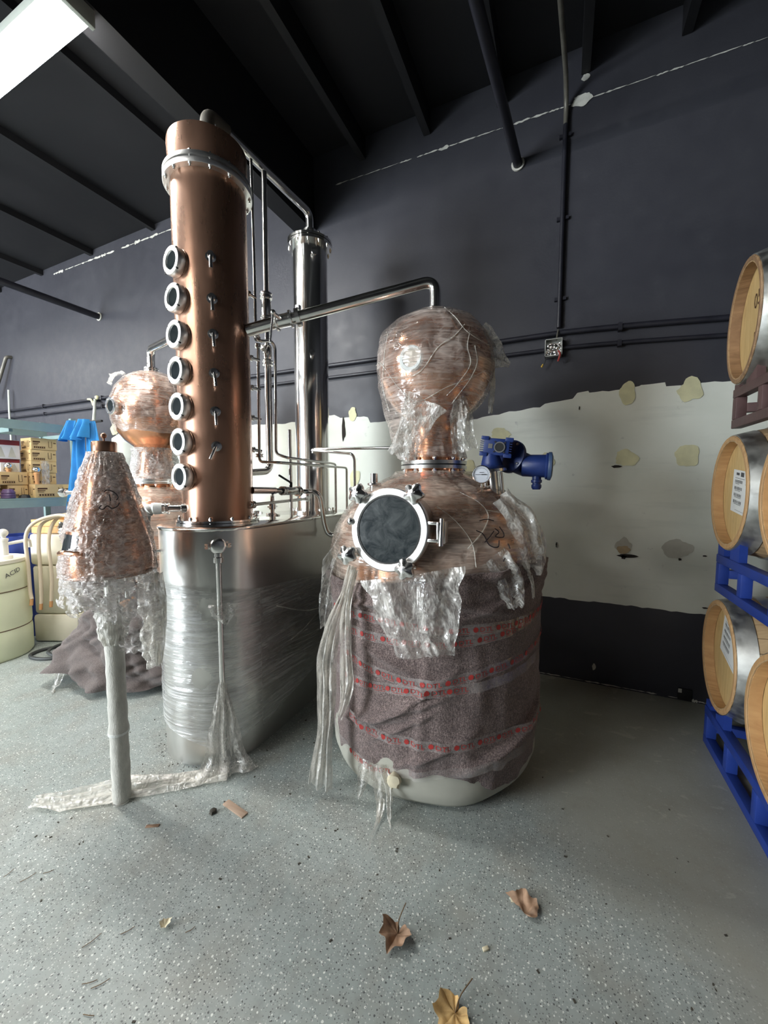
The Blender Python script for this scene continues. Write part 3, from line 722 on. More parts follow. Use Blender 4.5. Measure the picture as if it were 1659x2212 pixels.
# onion head
HEAD = [(0.128, 1.456), (0.128, 1.47), (0.118, 1.53), (0.112, 1.585), (0.116, 1.63), (0.14, 1.67), (0.19, 1.715), (0.235, 1.77), (0.265, 1.84), (0.276, 1.905), (0.268, 1.975), (0.24, 2.05), (0.19, 2.11), (0.12, 2.15), (0.05, 2.165), (0.034, 2.17), (0.034, 2.185)]
part(pot, 'onion_head', MB().lathe(HEAD, (AX, AY, 0), 64), M['copper'])
part(pot, 'top_clamp', MB().lathe([(0.03, 2.172), (0.046, 2.174), (0.046, 2.182), (0.038, 2.186), (0.046, 2.190), (0.046, 2.198), (0.032, 2.2)], (AX, AY, 0), 28), M['chrome'])
# film round the head: tight over the ball, hanging straight down on the left side, gathered at the neck
def head_film_r(r, z, a, v):
    lf = 0.5 + 0.5 * math.cos(a - LEFT - 0.35)
    if z < 1.84:
        loose = interp([(1.46, 0.165), (1.55, 0.20), (1.66, 0.235), (1.84, 0.278)], z); r = lerp(r, max(r, loose), lf ** 1.6)
    return r, z
def head_film_d(a, z, v):
    ca, sa = math.cos(a), math.sin(a); w_ = 1.0 if z < 1.75 else 0.45
    d = 0.006 + w_ * (0.010 * n3(ca * 4, sa * 4, z * 7) + 0.010 * abs(n3(ca * 9 + z * 6, sa * 9, z * 5)))
    tent = math.exp(-((a - (LEFT + 0.45)) / 0.25) ** 2 - ((z - 2.03) / 0.06) ** 2) + math.exp(-((a + 2 * math.pi - (LEFT + 0.45)) / 0.25) ** 2 - ((z - 2.03) / 0.06) ** 2)
    return d + 0.03 * tent
FH = [(0.155, 1.47), (0.135, 1.52), (0.125, 1.58), (0.125, 1.63), (0.15, 1.67), (0.2, 1.715), (0.245, 1.77), (0.272, 1.84), (0.282, 1.905), (0.274, 1.975), (0.246, 2.05), (0.196, 2.115), (0.125, 2.157), (0.052, 2.176)]
part(pot, 'head_film', soft_shell((AX, AY, 0), FH, 150, 90, head_film_d, rfn=head_film_r), M['filmhead'], 'wrinkled clear stretch film over the onion head', sharp=180)
# film corner blown out to the side, ribbons and flaps of the head wrap
part(pot, 'film_flap', sheet([(-0.40, 1.88, 2.02), (-0.33, 1.90, 1.965), (-0.285, 1.925, 1.925), (-0.24, 1.95, 1.90)], [0.20, 0.16, 0.09, 0.015], (0.35, -0.9, 0.2), 0.008, 2, 1, 24, 12, 0.1), M['film'])
part(pot, 'film_ribbon', sheet([(-0.315, 1.94, 1.93), (-0.31, 1.93, 1.82), (-0.318, 1.93, 1.74), (-0.32, 1.93, 1.68)], [0.012, 0.022, 0.026, 0.02], (0.3, -0.95, 0), 0.004, 1, 2, 24, 6), M['filmwhite'])
part(pot, 'film_flap', sheet([(-0.43, 1.765, 1.74), (-0.42, 1.755, 1.66), (-0.415, 1.76, 1.57), (-0.40, 1.77, 1.49)], [0.05, 0.10, 0.11, 0.12], (0.3, -0.95, 0), 0.010, 1.5, 3, 28, 14, 0.08), M['film'])
part(pot, 'film_flap', sheet([(-0.55, 1.64, 1.71), (-0.60, 1.655, 1.62), (-0.66, 1.69, 1.54), (-0.70, 1.72, 1.46)], [0.20, 0.16, 0.14, 0.16], (0.1, -0.95, 0.2), 0.014, 2, 5, 30, 14, 0.08), M['film'])
def head_pt(d, z):
    a = R_(d); r, zz = head_film_r(interp(sorted([(q[1], q[0]) for q in FH]), z), z, a, 0); r += head_film_d(a, z, 0) + 0.003; return polar(a, r, z)
for k, pts in enumerate(([(-60, 2.13), (-52, 2.06), (-44, 2.0), (-30, 1.97), (-14, 1.965)], [(-40, 2.0), (-44, 1.93), (-40, 1.86), (-50, 1.78), (-60, 1.73)], [(-44, 2.03), (-56, 1.97), (-70, 1.92), (-84, 1.83), (-100, 1.81), (-122, 1.83)], [(-20, 1.85), (-40, 1.80), (-62, 1.76), (-85, 1.71), (-110, 1.70)], [(-120, 2.02), (-124, 1.95), (-128, 1.86), (-133, 1.78), (-128, 1.68)], [(-36, 1.94), (-33, 1.87), (-38, 1.80), (-46, 1.74), (-52, 1.70)], [(-150, 1.92), (-130, 1.9), (-110, 1.78), (-92, 1.70)])):
    part(pot, 'film_strand', MB().tube(catmull([head_pt(*p) for p in pts], 8), [0.0012 + 0.0022 * abs(n3(j * 0.5, k * 3.3)) for j in range(8 * (len(pts) - 1) + 1)], 6), M['filmwhite'])
# sight glass of the head, under the film
sgp = Vector((-0.612, 1.622, 1.888)); sgn = Vector((-0.06, -0.98, -0.06)).normalized()
sg = part(pot, 'sight_glass', MB().lathe([(0.03, -0.05), (0.052, -0.05), (0.056, -0.045), (0.056, 0.0), (0.05, 0.006), (0.038, 0.006), (0.036, -0.002)], sgp, 32, sgn), M['wrapwhite'], 'sight glass ring dulled by film')
part(sg, 'glass', MB().lathe([(0.037, -0.004), (0.037, 0.001), (0, 0.001)], sgp, 28, sgn), M['gluegrey'])

# film over the dome
def dome_film_d(a, z, v):
    ca, sa = math.cos(a), math.sin(a)
    return 0.006 + 0.007 * n3(ca * 5, sa * 5, z * 6) + 0.008 * abs(n3(ca * 11 + z * 9, sa * 11, z * 8)) + 0.02 * max(0, v - 0.93) / 0.07
FD = [(0.498, 0.89), (0.505, 0.985), (0.515, 1.03), (0.503, 1.09), (0.48, 1.15), (0.44, 1.215), (0.385, 1.275), (0.32, 1.327), (0.245, 1.368), (0.18, 1.395), (0.17, 1.405)]
part(pot, 'dome_film', soft_shell((AX, AY, 0), FD, 200, 44, dome_film_d), M['filmdome'], 'hazy clear stretch film over the copper dome', sharp=180)
# black marker scrawl on the film
def dome_pt(d, z):
    r = interp(sorted([(q[1], q[0]) for q in FD]), z) + 0.018; return polar(R_(d), r, z)
mk = MB()
for st in ([(-50, 1.20), (-46, 1.205), (-42, 1.198)], [(-53, 1.165), (-50, 1.15), (-48, 1.11), (-44, 1.10), (-42.5, 1.125)], [(-50, 1.12), (-47, 1.14), (-44, 1.16)], [(-43, 1.17), (-41.5, 1.155), (-44, 1.14), (-40, 1.135), (-39, 1.15), (-40, 1.175)], [(-38, 1.11), (-37.5, 1.09)], [(-42, 1.045), (-40.5, 1.06), (-39.5, 1.045)]):
    mk.tube(catmull([dome_pt(*p) for p in st], 5), 0.0022, 5)
part(pot, 'marker_scrawl', mk, M['marker'], 'black marker scrawl', kind='stuff')
# loose film: front bib, long tails, side flaps, shreds at the foot
FN = (0.28, -0.96, 0.05)
part(pot, 'film_bib', sheet([(-0.50, 1.345, 1.01), (-0.475, 1.33, 0.90), (-0.455, 1.34, 0.79), (-0.445, 1.345, 0.70)], [0.36, 0.31, 0.25, 0.19], FN, 0.010, 2.3, 4, 60, 40, 0.10, 0.03), M['filmbib'], 'loose clear film hanging under the manway', sharp=180)
part(pot, 'film_tail', sheet([(-0.765, 1.372, 1.01), (-0.80, 1.375, 0.90), (-0.85, 1.37, 0.76), (-0.885, 1.36, 0.60), (-0.885, 1.355, 0.42), (-0.895, 1.35, 0.25), (-0.91, 1.335, 0.03)], [0.035, 0.032, 0.06, 0.085, 0.075, 0.065, 0.10], FN, 0.012, 2.6, 6, 80, 18, 0.03), M['filmwhite'], 'long bunched tail of film reaching the floor', sharp=180)
part(pot, 'film_tail', sheet([(-0.745, 1.355, 1.0), (-0.775, 1.345, 0.85), (-0.775, 1.335, 0.70), (-0.77, 1.335, 0.55), (-0.785, 1.335, 0.45), (-0.815, 1.34, 0.37)], [0.03, 0.035, 0.05, 0.055, 0.04, 0.02], FN, 0.012, 2, 8, 60, 14, 0.05), M['filmwhite'], 'shorter tail of bunched film', sharp=180)
part(pot, 'film_tail', sheet([(-0.90, 1.56, 1.12), (-0.955, 1.54, 0.98), (-0.99, 1.53, 0.82), (-1.0, 1.525, 0.66)], [0.05, 0.09, 0.075, 0.05], (0.1, -0.99, 0), 0.012, 2, 9, 40, 12, 0.05), M['film'], 'flat tail of dull film beside the tank', sharp=180)
part(pot, 'film_flap', sheet([(-0.22, 1.62, 1.30), (-0.14, 1.66, 1.20), (-0.10, 1.68, 1.08), (-0.10, 1.68, 0.97)], [0.10, 0.13, 0.14, 0.10], (0.6, -0.8, 0.2), 0.014, 2, 11, 36, 16, 0.06), M['filmbib'], 'loose film wing at the shoulder', sharp=180)
part(pot, 'film_flap', sheet([(-0.24, 1.53, 1.06), (-0.19, 1.545, 0.99), (-0.165, 1.555, 0.92), (-0.15, 1.56, 0.86)], [0.13, 0.12, 0.10, 0.05], (0.5, -0.86, 0.2), 0.012, 1.6, 12, 30, 14, 0.12), M['filmbib'], sharp=180)
part(pot, 'film_ribbon', sheet([(-0.13, 1.64, 1.03), (-0.10, 1.66, 0.96), (-0.09, 1.665, 0.88)], [0.02, 0.016, 0.012], (0.6, -0.8, 0), 0.003, 1, 13, 18, 5), M['filmwhite'])
for k, (p, wd, sd) in enumerate((([(-0.71, 1.372, 0.20), (-0.715, 1.36, 0.12), (-0.73, 1.345, 0.04)], [0.06, 0.05, 0.012], 21), ([(-0.655, 1.372, 0.19), (-0.645, 1.37, 0.10), (-0.635, 1.36, 0.03), (-0.62, 1.30, 0.012)], [0.07, 0.05, 0.03, 0.015], 22), ([(-0.615, 1.375, 0.17), (-0.60, 1.37, 0.09), (-0.59, 1.35, 0.02), (-0.565, 1.30, 0.012)], [0.05, 0.03, 0.02, 0.012], 23), ([(-0.63, 1.365, 0.06), (-0.625, 1.335, 0.02), (-0.615, 1.24, 0.012), (-0.60, 1.17, 0.012)], [0.03, 0.02, 0.018, 0.006], 24))):
    part(pot, 'film_shred', sheet(p, wd, FN, 0.006, 1.5, sd, 24, 8, 0.12), M['film'], sharp=180)
# dragged film strands across the dome
for k, pts in enumerate(([(-71, 1.255), (-62, 1.20), (-56, 1.12), (-55, 1.03)], [(-55, 1.31), (-46, 1.27), (-44, 1.22), (-50, 1.16), (-58, 1.10)], [(-44, 1.24), (-30, 1.22), (-20, 1.20)])):
    part(pot, 'film_strand', MB().tube(catmull([dome_pt(*p) for p in pts], 8), [(0.0014 if k < 2 else 0.0008) + 0.002 * abs(n3(j * 0.5, k * 3.3)) for j in range(8 * (len(pts) - 1) + 1)], 6), M['filmwhite'])

# manway: short steel collar, ring, dark glass, hinge, hand knobs
mc = Vector((-0.602, 1.372, 1.168)); mn = Vector((-0.02, -0.985, 0.10)).normalized(); MX = Vector((1, 0, 0)); MX = (MX - mn * MX.dot(mn)).normalized(); MZ = MX.cross(mn) * 1.0
if MZ.z < 0: MZ = -MZ
def mpt(x, z, o=0.0): return mc + MX * x + MZ * z + mn * o
part(pot, 'manway_collar', MB().lathe([(0.15, -0.20), (0.152, -0.02), (0.158, -0.012), (0.158, -0.002)], mc, 64, mn), M['satin'])
ring = part(pot, 'manway_ring', MB().lathe([(0.131, -0.006), (0.131, 0.012), (0.136, 0.016), (0.158, 0.016), (0.162, 0.012), (0.162, -0.012), (0.14, -0.012)], mc, 72, mn), M['ringsteel'], 'brushed steel manway ring')
part(ring, 'gasket', MB().lathe([(0.127, 0.012), (0.1275, 0.0145), (0.1315, 0.0145), (0.1315, 0.010)], mc, 64, mn), M['gasket'])
part(ring, 'glass', MB().lathe([(0.1285, 0.002), (0.1285, 0.012), (0, 0.012)], mc, 64, mn), M['manglass'], 'dark dusty glass disc')
def knob(x, z, ang):
    c = mpt(x, z, 0.035); kb = part(pot, 'hand_knob', MB().lathe([(0, -0.020), (0.013, -0.020), (0.018, -0.016), (0.034, -0.012), (0.037, 0.0), (0.034, 0.012), (0.021, 0.018), (0.014, 0.023), (0, 0.024)], c, 40, mn, fn=lambda r, a, zz: r * (1 + (0.16 * math.cos(5 * a + ang)) * (1 if r > 0.02 else 0))), M['chrome'], 'chrome lobed hand knob')
    d = Vector((x, 0, z)).normalized(); base = mpt(x, z, -0.03)
    part(kb, 'swing_bolt', MB().cyl(base, mpt(x, z, 0.03), 0.007, 10), M['chrome'])
    q = mpt(x * 0.985, z * 0.985, -0.03); part(kb, 'pivot', MB().cyl(q - MZ.cross(mn) * 0.022, q + MZ.cross(mn) * 0.022, 0.008, 10), M['chrome'])
    part(kb, 'lug', MB().box(mpt(x * 0.93, z * 0.93, -0.02), (0.03, 0.03, 0.03)), M['chrome'], bevel=0.004)
for x, z, s in ((-0.128, 0.135, 0), (0.108, 0.138, 1), (-0.163, -0.108, 2), (0.086, -0.142, 3)): knob(x, z, s)
part(pot, 'ball_stud', MB().sphere(mpt(-0.164, 0.025, 0.018), 0.015, 16).cyl(mpt(-0.15, 0.025, 0.0), mpt(-0.162, 0.025, 0.016), 0.006, 8), M['chrome'])
hg = part(pot, 'hinge', MB().box(mpt(0.176, 0.032, 0.004), (0.045, 0.012, 0.012)).box(mpt(0.176, -0.032, 0.004), (0.045, 0.012, 0.012)).box(mpt(0.198, 0, 0.004), (0.010, 0.014, 0.074)), M['chrome'], bevel=0.002)
part(hg, 'hinge_pin', MB().cyl(mpt(0.208, -0.05, 0.0), mpt(0.208, 0.05, 0.0), 0.009, 12), M['chrome'])
part(hg, 'hinge_plate', MB().box(mpt(0.204, 0, -0.03), (0.03, 0.05, 0.08)), M['satin'], bevel=0.003)

# ferrule on the shoulder behind the manway
fr = part(pot, 'vent_ferrule', MB().lathe([(0.022, 1.28), (0.022, 1.335), (0.034, 1.34), (0.034, 1.348), (0.018, 1.352), (0.018, 1.395), (0, 1.397)], (-0.835, 1.715, 0), 20), M['chrome'])
part(pot, 'ferrule', MB().lathe([(0.02, 1.24), (0.02, 1.295), (0.03, 1.298), (0.03, 1.306), (0, 1.308)], (-0.90, 1.68, 0), 20), M['chrome'])

# dial thermometer and clamp fittings on the right shoulder
tc = Vector((-0.318, 1.72, 1.385)); tn = Vector((0.17, -0.98, 0.03)).normalized()
th = part(pot, 'dial_thermometer', MB().lathe([(0.036, -0.022), (0.040, -0.02), (0.040, 0.006), (0.036, 0.009), (0.034, 0.006)], tc, 36, tn), M['chrome'], 'round dial thermometer')
part(th, 'dial', MB().lathe([(0.0345, 0.0), (0.0345, 0.004), (0, 0.004)], tc, 32, tn), M['dial'])
TX = Vector((0, 0, 1)).cross(tn) * -1; TX = TX.normalized(); TX = -TX if TX.x < 0 else TX; TZ = TX.cross(tn); TZ = -TZ if TZ.z < 0 else TZ
needle = MB().bar(tc + TX * -0.027 + tn * 0.0062, tc + TX * 0.022 + tn * 0.0062, 0.0022, 0.001, tuple(tn))
needle.bar(tc + TX * 0.0 + tn * 0.0062, tc + TX * 0.020 + tn * 0.0062, 0.004, 0.001, tuple(tn))
for k in range(21):
    a = R_(215 - 250 * k / 20); d1, d2 = 0.026, 0.030
    needle.bar(tc + TX * math.cos(a) * d1 + TZ * math.sin(a) * d1 + tn * 0.005, tc + TX * math.cos(a) * d2 + TZ * math.sin(a) * d2 + tn * 0.005, 0.0011, 0.0008, tuple(tn))
needle.box(tc + TZ * 0.009 + tn * 0.005, (0.018, 0.001, 0.0025))
part(th, 'needle_and_scale', needle, M['ink'])
part(th, 'stem', MB().cyl(tc + Vector((0, 0.012, -0.036)), tc + Vector((-0.004, 0.02, -0.10)), 0.007, 10), M['chrome'])
part(pot, 'clamp', MB().lathe([(0.02, 0), (0.032, 0.002), (0.032, 0.010), (0.026, 0.014), (0.032, 0.018), (0.032, 0.024), (0, 0.026)], (-0.325, 1.745, 1.272), 24, (0.5, -0.3, 1)).box((-0.36, 1.72, 1.285), (0.016, 0.014, 0.016)), M['chrome'])
part(pot, 'clamp', MB().lathe([(0.016, 0), (0.028, 0.002), (0.028, 0.012), (0, 0.014)], (-0.262, 1.75, 1.262), 24, (0.5, -0.3, 1)).cyl((-0.25, 1.75, 1.22), (-0.235, 1.75, 1.27), 0.008, 10), M['chrome'])
# blue agitator motor on a slanted steel post
U = Vector((0.91, 0.415, 0)); W_ = Vector((0.415, -0.91, 0)); Z_ = Vector((0, 0, 1))   # right / towards room / up
mo = Vector((-0.29, 1.83, 1.30))
def mp(u, z, w=0.0): return mo + U * u + Z_ * z + W_ * w
am = part(pot, 'agitator_motor', MB().lathe([(0.052, 0.0), (0.052, 0.012), (0.048, 0.016), (0.046, 0.03), (0.036, 0.062), (0.034, 0.07), (0, 0.07)], mp(-0.002, 0.112), 32, (U * -0.10 + Z_)), M['bluepaint'], 'blue gearmotor with round junction box')
part(am, 'post', MB().cyl(mp(0.012, -0.02), mp(-0.002, 0.10), 0.024, 20).cyl(mp(-0.03, 0.0, 0.012), mp(-0.034, 0.10, 0.012), 0.008, 10).cyl(mp(0.046, 0.0, 0.012), mp(0.034, 0.10, 0.012), 0.008, 10), M['satin'])
part(am, 'mount_plate', MB().lathe([(0.02, -0.012), (0.064, -0.012), (0.064, 0.0), (0.02, 0.0)], mp(-0.002, 0.112), 32, (U * -0.10 + Z_)), M['chrome'])
part(am, 'base_collar', MB().lathe([(0.02, 0), (0.036, 0), (0.036, 0.018), (0.02, 0.022)], mp(0.012, -0.03), 24, (U * -0.12 + Z_)), M['chrome'])
# gearbox block
gx = (U * 0.90 - Z_ * 0.11 + W_ * 0.30).normalized(); gz = (Z_ + U * 0.05 + W_ * 0.1); gz = (gz - gx * gz.dot(gx)).normalized(); gy = gz.cross(gx)
GR = Matrix((gx, gy, gz)).transposed(); gc = mp(0.018, 0.212, 0.0)
def gp(x, y, z): return gc + GR @ Vector((x, y, z))
part(am, 'gearbox', MB().box(gp(0, 0, 0), (0.112, 0.09, 0.074), GR), M['bluepaint'], bevel=0.004)
for sx in (-1, 1):
    for sz in (-1, 1):
        part(am, 'corner_pad', MB().box(gp(sx * 0.052, 0, sz * 0.036), (0.034, 0.102, 0.016), GR), M['bluepaint'], bevel=0.002)
for k in range(6):
    part(am, 'cooling_fin', MB().box(gp(-0.062, 0, -0.026 + k * 0.0095), (0.018, 0.09, 0.003), GR), M['bluepaint'])
for k in range(6):
    part(am, 'cooling_fin', MB().box(gp(0.061, 0, -0.026 + k * 0.0105), (0.010, 0.09, 0.003), GR), M['bluepaint'])
part(am, 'bearing_ring', MB().lathe([(0.018, 0.0), (0.024, 0.0), (0.024, 0.006), (0.019, 0.006)], gp(0.014, -0.045, 0.0), 28, -gy), M['satin'])
part(am, 'bearing_cap', MB().lathe([(0.019, 0.0), (0.019, 0.004), (0, 0.004)], gp(0.014, -0.045, 0.0), 28, -gy), M['gasket'])
part(am, 'name_plate', MB().box(gp(-0.026, -0.046, 0.002), (0.018, 0.002, 0.02), GR), M['satin'])
for sx in (-1, 1):
    for sz in (-1, 1): part(am, 'screw', MB().lathe([(0.004, 0), (0.004, 0.003), (0, 0.003)], gp(0.014 + sx * 0.021, -0.045, sz * 0.021), 8, -gy), M['gasket'])
# motor flange, body and junction box along the motor axis
ma = (U * 0.80 - Z_ * 0.24 - W_ * 0.52).normalized(); fc = mp(0.098, 0.172, -0.05)
part(am, 'motor_flange', MB().lathe([(0, -0.012), (0.06, -0.012), (0.078, -0.006), (0.078, 0.010), (0.05, 0.014), (0, 0.014)], fc, 40, ma), M['bluepaint'])
for k in range(4):
    fa = -ma; FM = frame(fa); a = R_(45 + 90 * k)
    part(am, 'bolt', MB().lathe([(0.006, 0), (0.006, 0.008), (0, 0.009)], fc + FM @ Vector((0.066 * math.cos(a), 0.066 * math.sin(a), 0.008)), 8, fa), M['satin'])
part(am, 'motor_body', MB().lathe([(0.046, 0.0), (0.05, 0.01), (0.05, 0.11), (0.044, 0.125), (0, 0.126)], fc + Vector((0, 0.01, -0.015)), 32, ma), M['bluepaint'])
for k in range(10):
    a = R_(190 + 16 * k); FM = frame(ma); c0 = fc + Vector((0, 0.01, -0.015)) + FM @ Vector((0.054 * math.cos(a), 0.054 * math.sin(a), 0.015))
    part(am, 'cooling_fin', MB().bar(c0, c0 + ma * 0.10, 0.003, 0.012, tuple(FM @ Vector((math.cos(a), math.sin(a), 0)))), M['bluepaint'])
ja = (U * 0.92 - Z_ * 0.04 + W_ * 0.34).normalized(); jc = fc + U * 0.098 + Z_ * -0.045 + W_ * 0.04
part(am, 'junction_box', MB().lathe([(0, -0.055), (0.046, -0.055), (0.050, -0.05), (0.052, 0.045), (0.060, 0.048), (0.060, 0.058)], jc, 36, ja), M['bluepaint'])
part(am, 'junction_cap', MB().lathe([(0.062, 0.056), (0.064, 0.06), (0.064, 0.070), (0.048, 0.076), (0.044, 0.073), (0, 0.073)], jc, 36, ja), M['bluecap'], 'slate-blue round cap')
gl = jc + ja * 0.01 - Z_ * 0.05
part(am, 'cable_gland', MB().lathe([(0.02, 0.02), (0.02, -0.004), (0.024, -0.006), (0.024, -0.018), (0.018, -0.02), (0.018, -0.026), (0.022, -0.028), (0.022, -0.04), (0.016, -0.05), (0, -0.05)], gl - Z_ * 0.008, 12), M['bluepaint'])

# vapour arm from the head to the column
va = thing('vapour_pipe', (AX, AY, 2.2), 'long polished steel vapour pipe from the large still over to the copper column', 'pipe')
part(va, 'tube', MB().tube(fillet([(AX, AY, 2.199), (AX, AY, 2.335), (-1.26, 1.65, 2.175)], 0.09, 10), 0.027, 20), M['steel'])
part(va, 'tube', MB().tube([(-1.335, 1.62, 2.158), (-1.475, 1.565, 2.12)], 0.030, 20), M['steel'])
d = Vector((-0.075, -0.03, -0.017)).normalized(); vb = Vector((-1.30, 1.635, 2.166))
part(va, 'valve_body', MB().lathe([(0.03, -0.045), (0.042, -0.043), (0.042, -0.033), (0.033, -0.03), (0.033, 0.03), (0.042, 0.033), (0.042, 0.043), (0.03, 0.045)], vb, 24, d), M['chrome'])
hd = part(va, 'valve_handle', MB().cyl(vb + Vector((0, -0.03, 0.0)), vb + Vector((-0.01, -0.07, 0.012)), 0.010, 10).cyl(vb + Vector((-0.01, -0.07, 0.015)), vb + Vector((-0.02, -0.085, -0.13)), 0.006, 10).sphere(vb + Vector((-0.01, -0.07, 0.015)), 0.014), M['chrome'])
part(va, 'clamp', MB().lathe([(0.028, -0.012), (0.044, -0.010), (0.044, 0.010), (0.028, 0.012)], vb - d * 0.075, 24, d).box(vb - d * 0.075 + Vector((0, 0, 0.048)), (0.02, 0.02, 0.02)), M['chrome'])
# ------------------------------------------------------------------ stadium-shaped steel tank
TX0, TY0, TY1, TR, TZ1 = -1.645, 1.49, 2.40, 0.27, 1.125
def stadium(off, n=28):
    """closed outline, counter-clockwise; starts on the right flat side"""
    r = TR + off; P = []
    for k in range(n + 1):
        a = R_(-180 + 180 * k / n); P.append((TX0 + r * math.cos(a), TY0 + r * math.sin(a)))
    for k in range(n + 1):
        a = R_(180 * k / n); P.append((TX0 + r * math.cos(a), TY1 + r * math.sin(a)))
    return P
def ring_stack(levels):
    mb = MB(); n = None
    for off, z in levels:
        P = stadium(off); n = len(P); mb.add([(x, y, z) for x, y in P], [])
    for j in range(len(levels) - 1):
        mb.f += [(j * n + i, j * n + (i + 1) % n, (j + 1) * n + (i + 1) % n, (j + 1) * n + i) for i in range(n)]
    return mb, n
tank = thing('base_tank', (TX0, (TY0 + TY1) / 2, 0), 'long stainless tank with rounded ends standing under the copper column', 'tank')
mb, n = ring_stack([(0, 0.0), (0, TZ1)]); mb.f.append(tuple(range(n))[::-1])
part(tank, 'shell', mb, M['satin'])
mb, n = ring_stack([(0.004, TZ1), (0.006, TZ1 + 0.004), (0.006, TZ1 + 0.012), (0.002, TZ1 + 0.015)]); mb.f.append(tuple(range(3 * n, 4 * n))); mb.f.append(tuple(range(n))[::-1])
part(tank, 'top_plate', mb, M['steel'])
# drain pipe and clamp at the front
a = R_(-42); dp = polar(a, TR + 0.028, 0, (TX0, TY0)); dn = Vector((math.cos(a), math.sin(a), 0)); ds = Vector((-dn.y, dn.x, 0))
part(tank, 'standpipe', MB().tube([dp + Vector((0, 0, 0.02)), dp + Vector((0, 0, 1.03))], 0.013, 14), M['steel'])
part(tank, 'pipe_union', MB().lathe([(0.013, 0.985), (0.022, 0.985), (0.022, 1.008), (0.018, 1.012), (0.018, 1.028), (0, 1.03)], dp, 16), M['chrome'])
cl = dp + Vector((0, 0, 1.062))
part(tank, 'pipe_clamp', MB().lathe([(0.02, -0.03), (0.022, 0.0), (0.034, 0.002), (0.036, 0.012), (0.03, 0.018), (0.02, 0.02), (0, 0.021)], cl, 24, dn).box(cl + ds * 0.042, (0.02, 0.02, 0.02)).box(cl - ds * 0.042, (0.02, 0.02, 0.024)).cyl(cl + ds * 0.055, cl - ds * 0.055, 0.005, 8), M['chrome'], 'tri-clamp cap')
s0 = polar(R_(-118), TR - 0.01, 1.02, (TX0, TY0)); s1 = polar(R_(-118), TR + 0.075, 1.02, (TX0, TY0))
part(tank, 'probe_stub', MB().cyl(s0, s1, 0.007, 10).sphere(s1, 0.010, 10), M['chrome'])
# fittings on the tank top
for x, y in ((-1.50, 1.755), (-1.72, 1.86)):
    part(tank, 'top_ferrule', MB().lathe([(0.018, 1.14), (0.018, 1.158), (0.032, 1.16), (0.032, 1.172), (0.024, 1.176), (0.024, 1.18), (0, 1.181)], (x, y, 0), 20).box((x + 0.036, y, 1.166), (0.02, 0.014, 0.014)).box((x - 0.034, y, 1.166), (0.014, 0.016, 0.018)), M['chrome'])
# stretch film round the front of the tank
FT = [(-200, 0.80), (-110, 0.885), (-73, 0.87), (-40, 0.842), (0, 0.824), (30, 0.81)]
FB = [(-200, 0.16), (-108, 0.17), (-70, 0.13), (-44, 0.09), (-20, 0.12), (0, 0.14), (30, 0.16)]
def tank_film(u, v):
    d = lerp(-200, 0, u); a = R_(d); z = lerp(interp(FB, d), interp(FT, d), v)
    r = TR + 0.010 + 0.004 * n3(d * 0.05, z * 30, 1) + 0.003 * n3(d * 0.02, z * 90, 4) + (0.022 if abs(d + 42) < 8 else 0.022 * math.exp(-((abs(d + 42) - 8) / 16) ** 2))
    return polar(a, r, z, (TX0, TY0)), (R_(d) * TR, z)
def tank_keep(u, v):
    d = lerp(-200, 0, u); z = lerp(interp(FB, d), interp(FT, d), v)
    for d0, z0, rd, rz in ((-52, 0.77, 9, 0.055), (-60, 0.44, 9, 0.05), (-33, 0.70, 5, 0.03)):
        if ((d - d0) / rd) ** 2 + ((z - z0) / rz) ** 2 < 1 + 0.6 * n3(d * 0.3, z * 30): return False
    return True
part(tank, 'stretch_film', MB().grid(tank_film, 150, 130, False, tank_keep), M['filmtank'], 'clear stretch film pulled in horizontal streaks', sharp=180)
def side_film(u, v):
    y = lerp(TY0, 2.38, u); z = lerp(lerp(0.10, 0.34, u), lerp(0.824, 0.76, u), v)
    o = 0.012 + 0.05 * u * u + 0.003 * n3(y * 4, z * 20)
    return Vector((TX0 + TR + o, y, z)), (y - TY0, z)
part(tank, 'stretch_film', MB().grid(side_film, 60, 60), M['filmside'], 'clear stretch film along the flat side', sharp=180)
part(tank, 'film_strand', MB().tube(catmull([(-1.36, 1.60, 0.70), (-1.355, 1.85, 0.60), (-1.34, 2.05, 0.57), (-1.32, 2.2, 0.56)]), 0.003, 6), M['filmwhite'])
part(tank, 'film_strand', MB().tube(catmull([(-1.36, 1.72, 0.47), (-1.355, 1.85, 0.50), (-1.34, 2.0, 0.57), (-1.32, 2.15, 0.63)]), 0.004, 6), M['filmwhite'])
# knot of film, loose corner and the fan running down the standpipe
part(tank, 'film_knot', sheet([dp + dn * 0.02 + Vector((0.02, 0, 0.80)), dp + dn * 0.03 + Vector((0.02, 0, 0.75)), dp + dn * 0.03 + Vector((0.03, 0, 0.71))], [0.12, 0.10, 0.02], dn, 0.012, 1.5, 31, 20, 12, 0.15), M['film'], sharp=180)
part(tank, 'film_fan', sheet([dp + dn * 0.02 + Vector((0, 0, 0.42)), dp + dn * 0.03 + Vector((0, 0, 0.25)), dp + dn * 0.05 + Vector((0.0, 0, 0.08)), dp + dn * 0.09 + Vector((0, 0, 0.012))], [0.03, 0.11, 0.22, 0.30], dn, 0.010, 3, 33, 36, 20, 0.03), M['film'], 'fan of film at the foot of the standpipe', sharp=180)
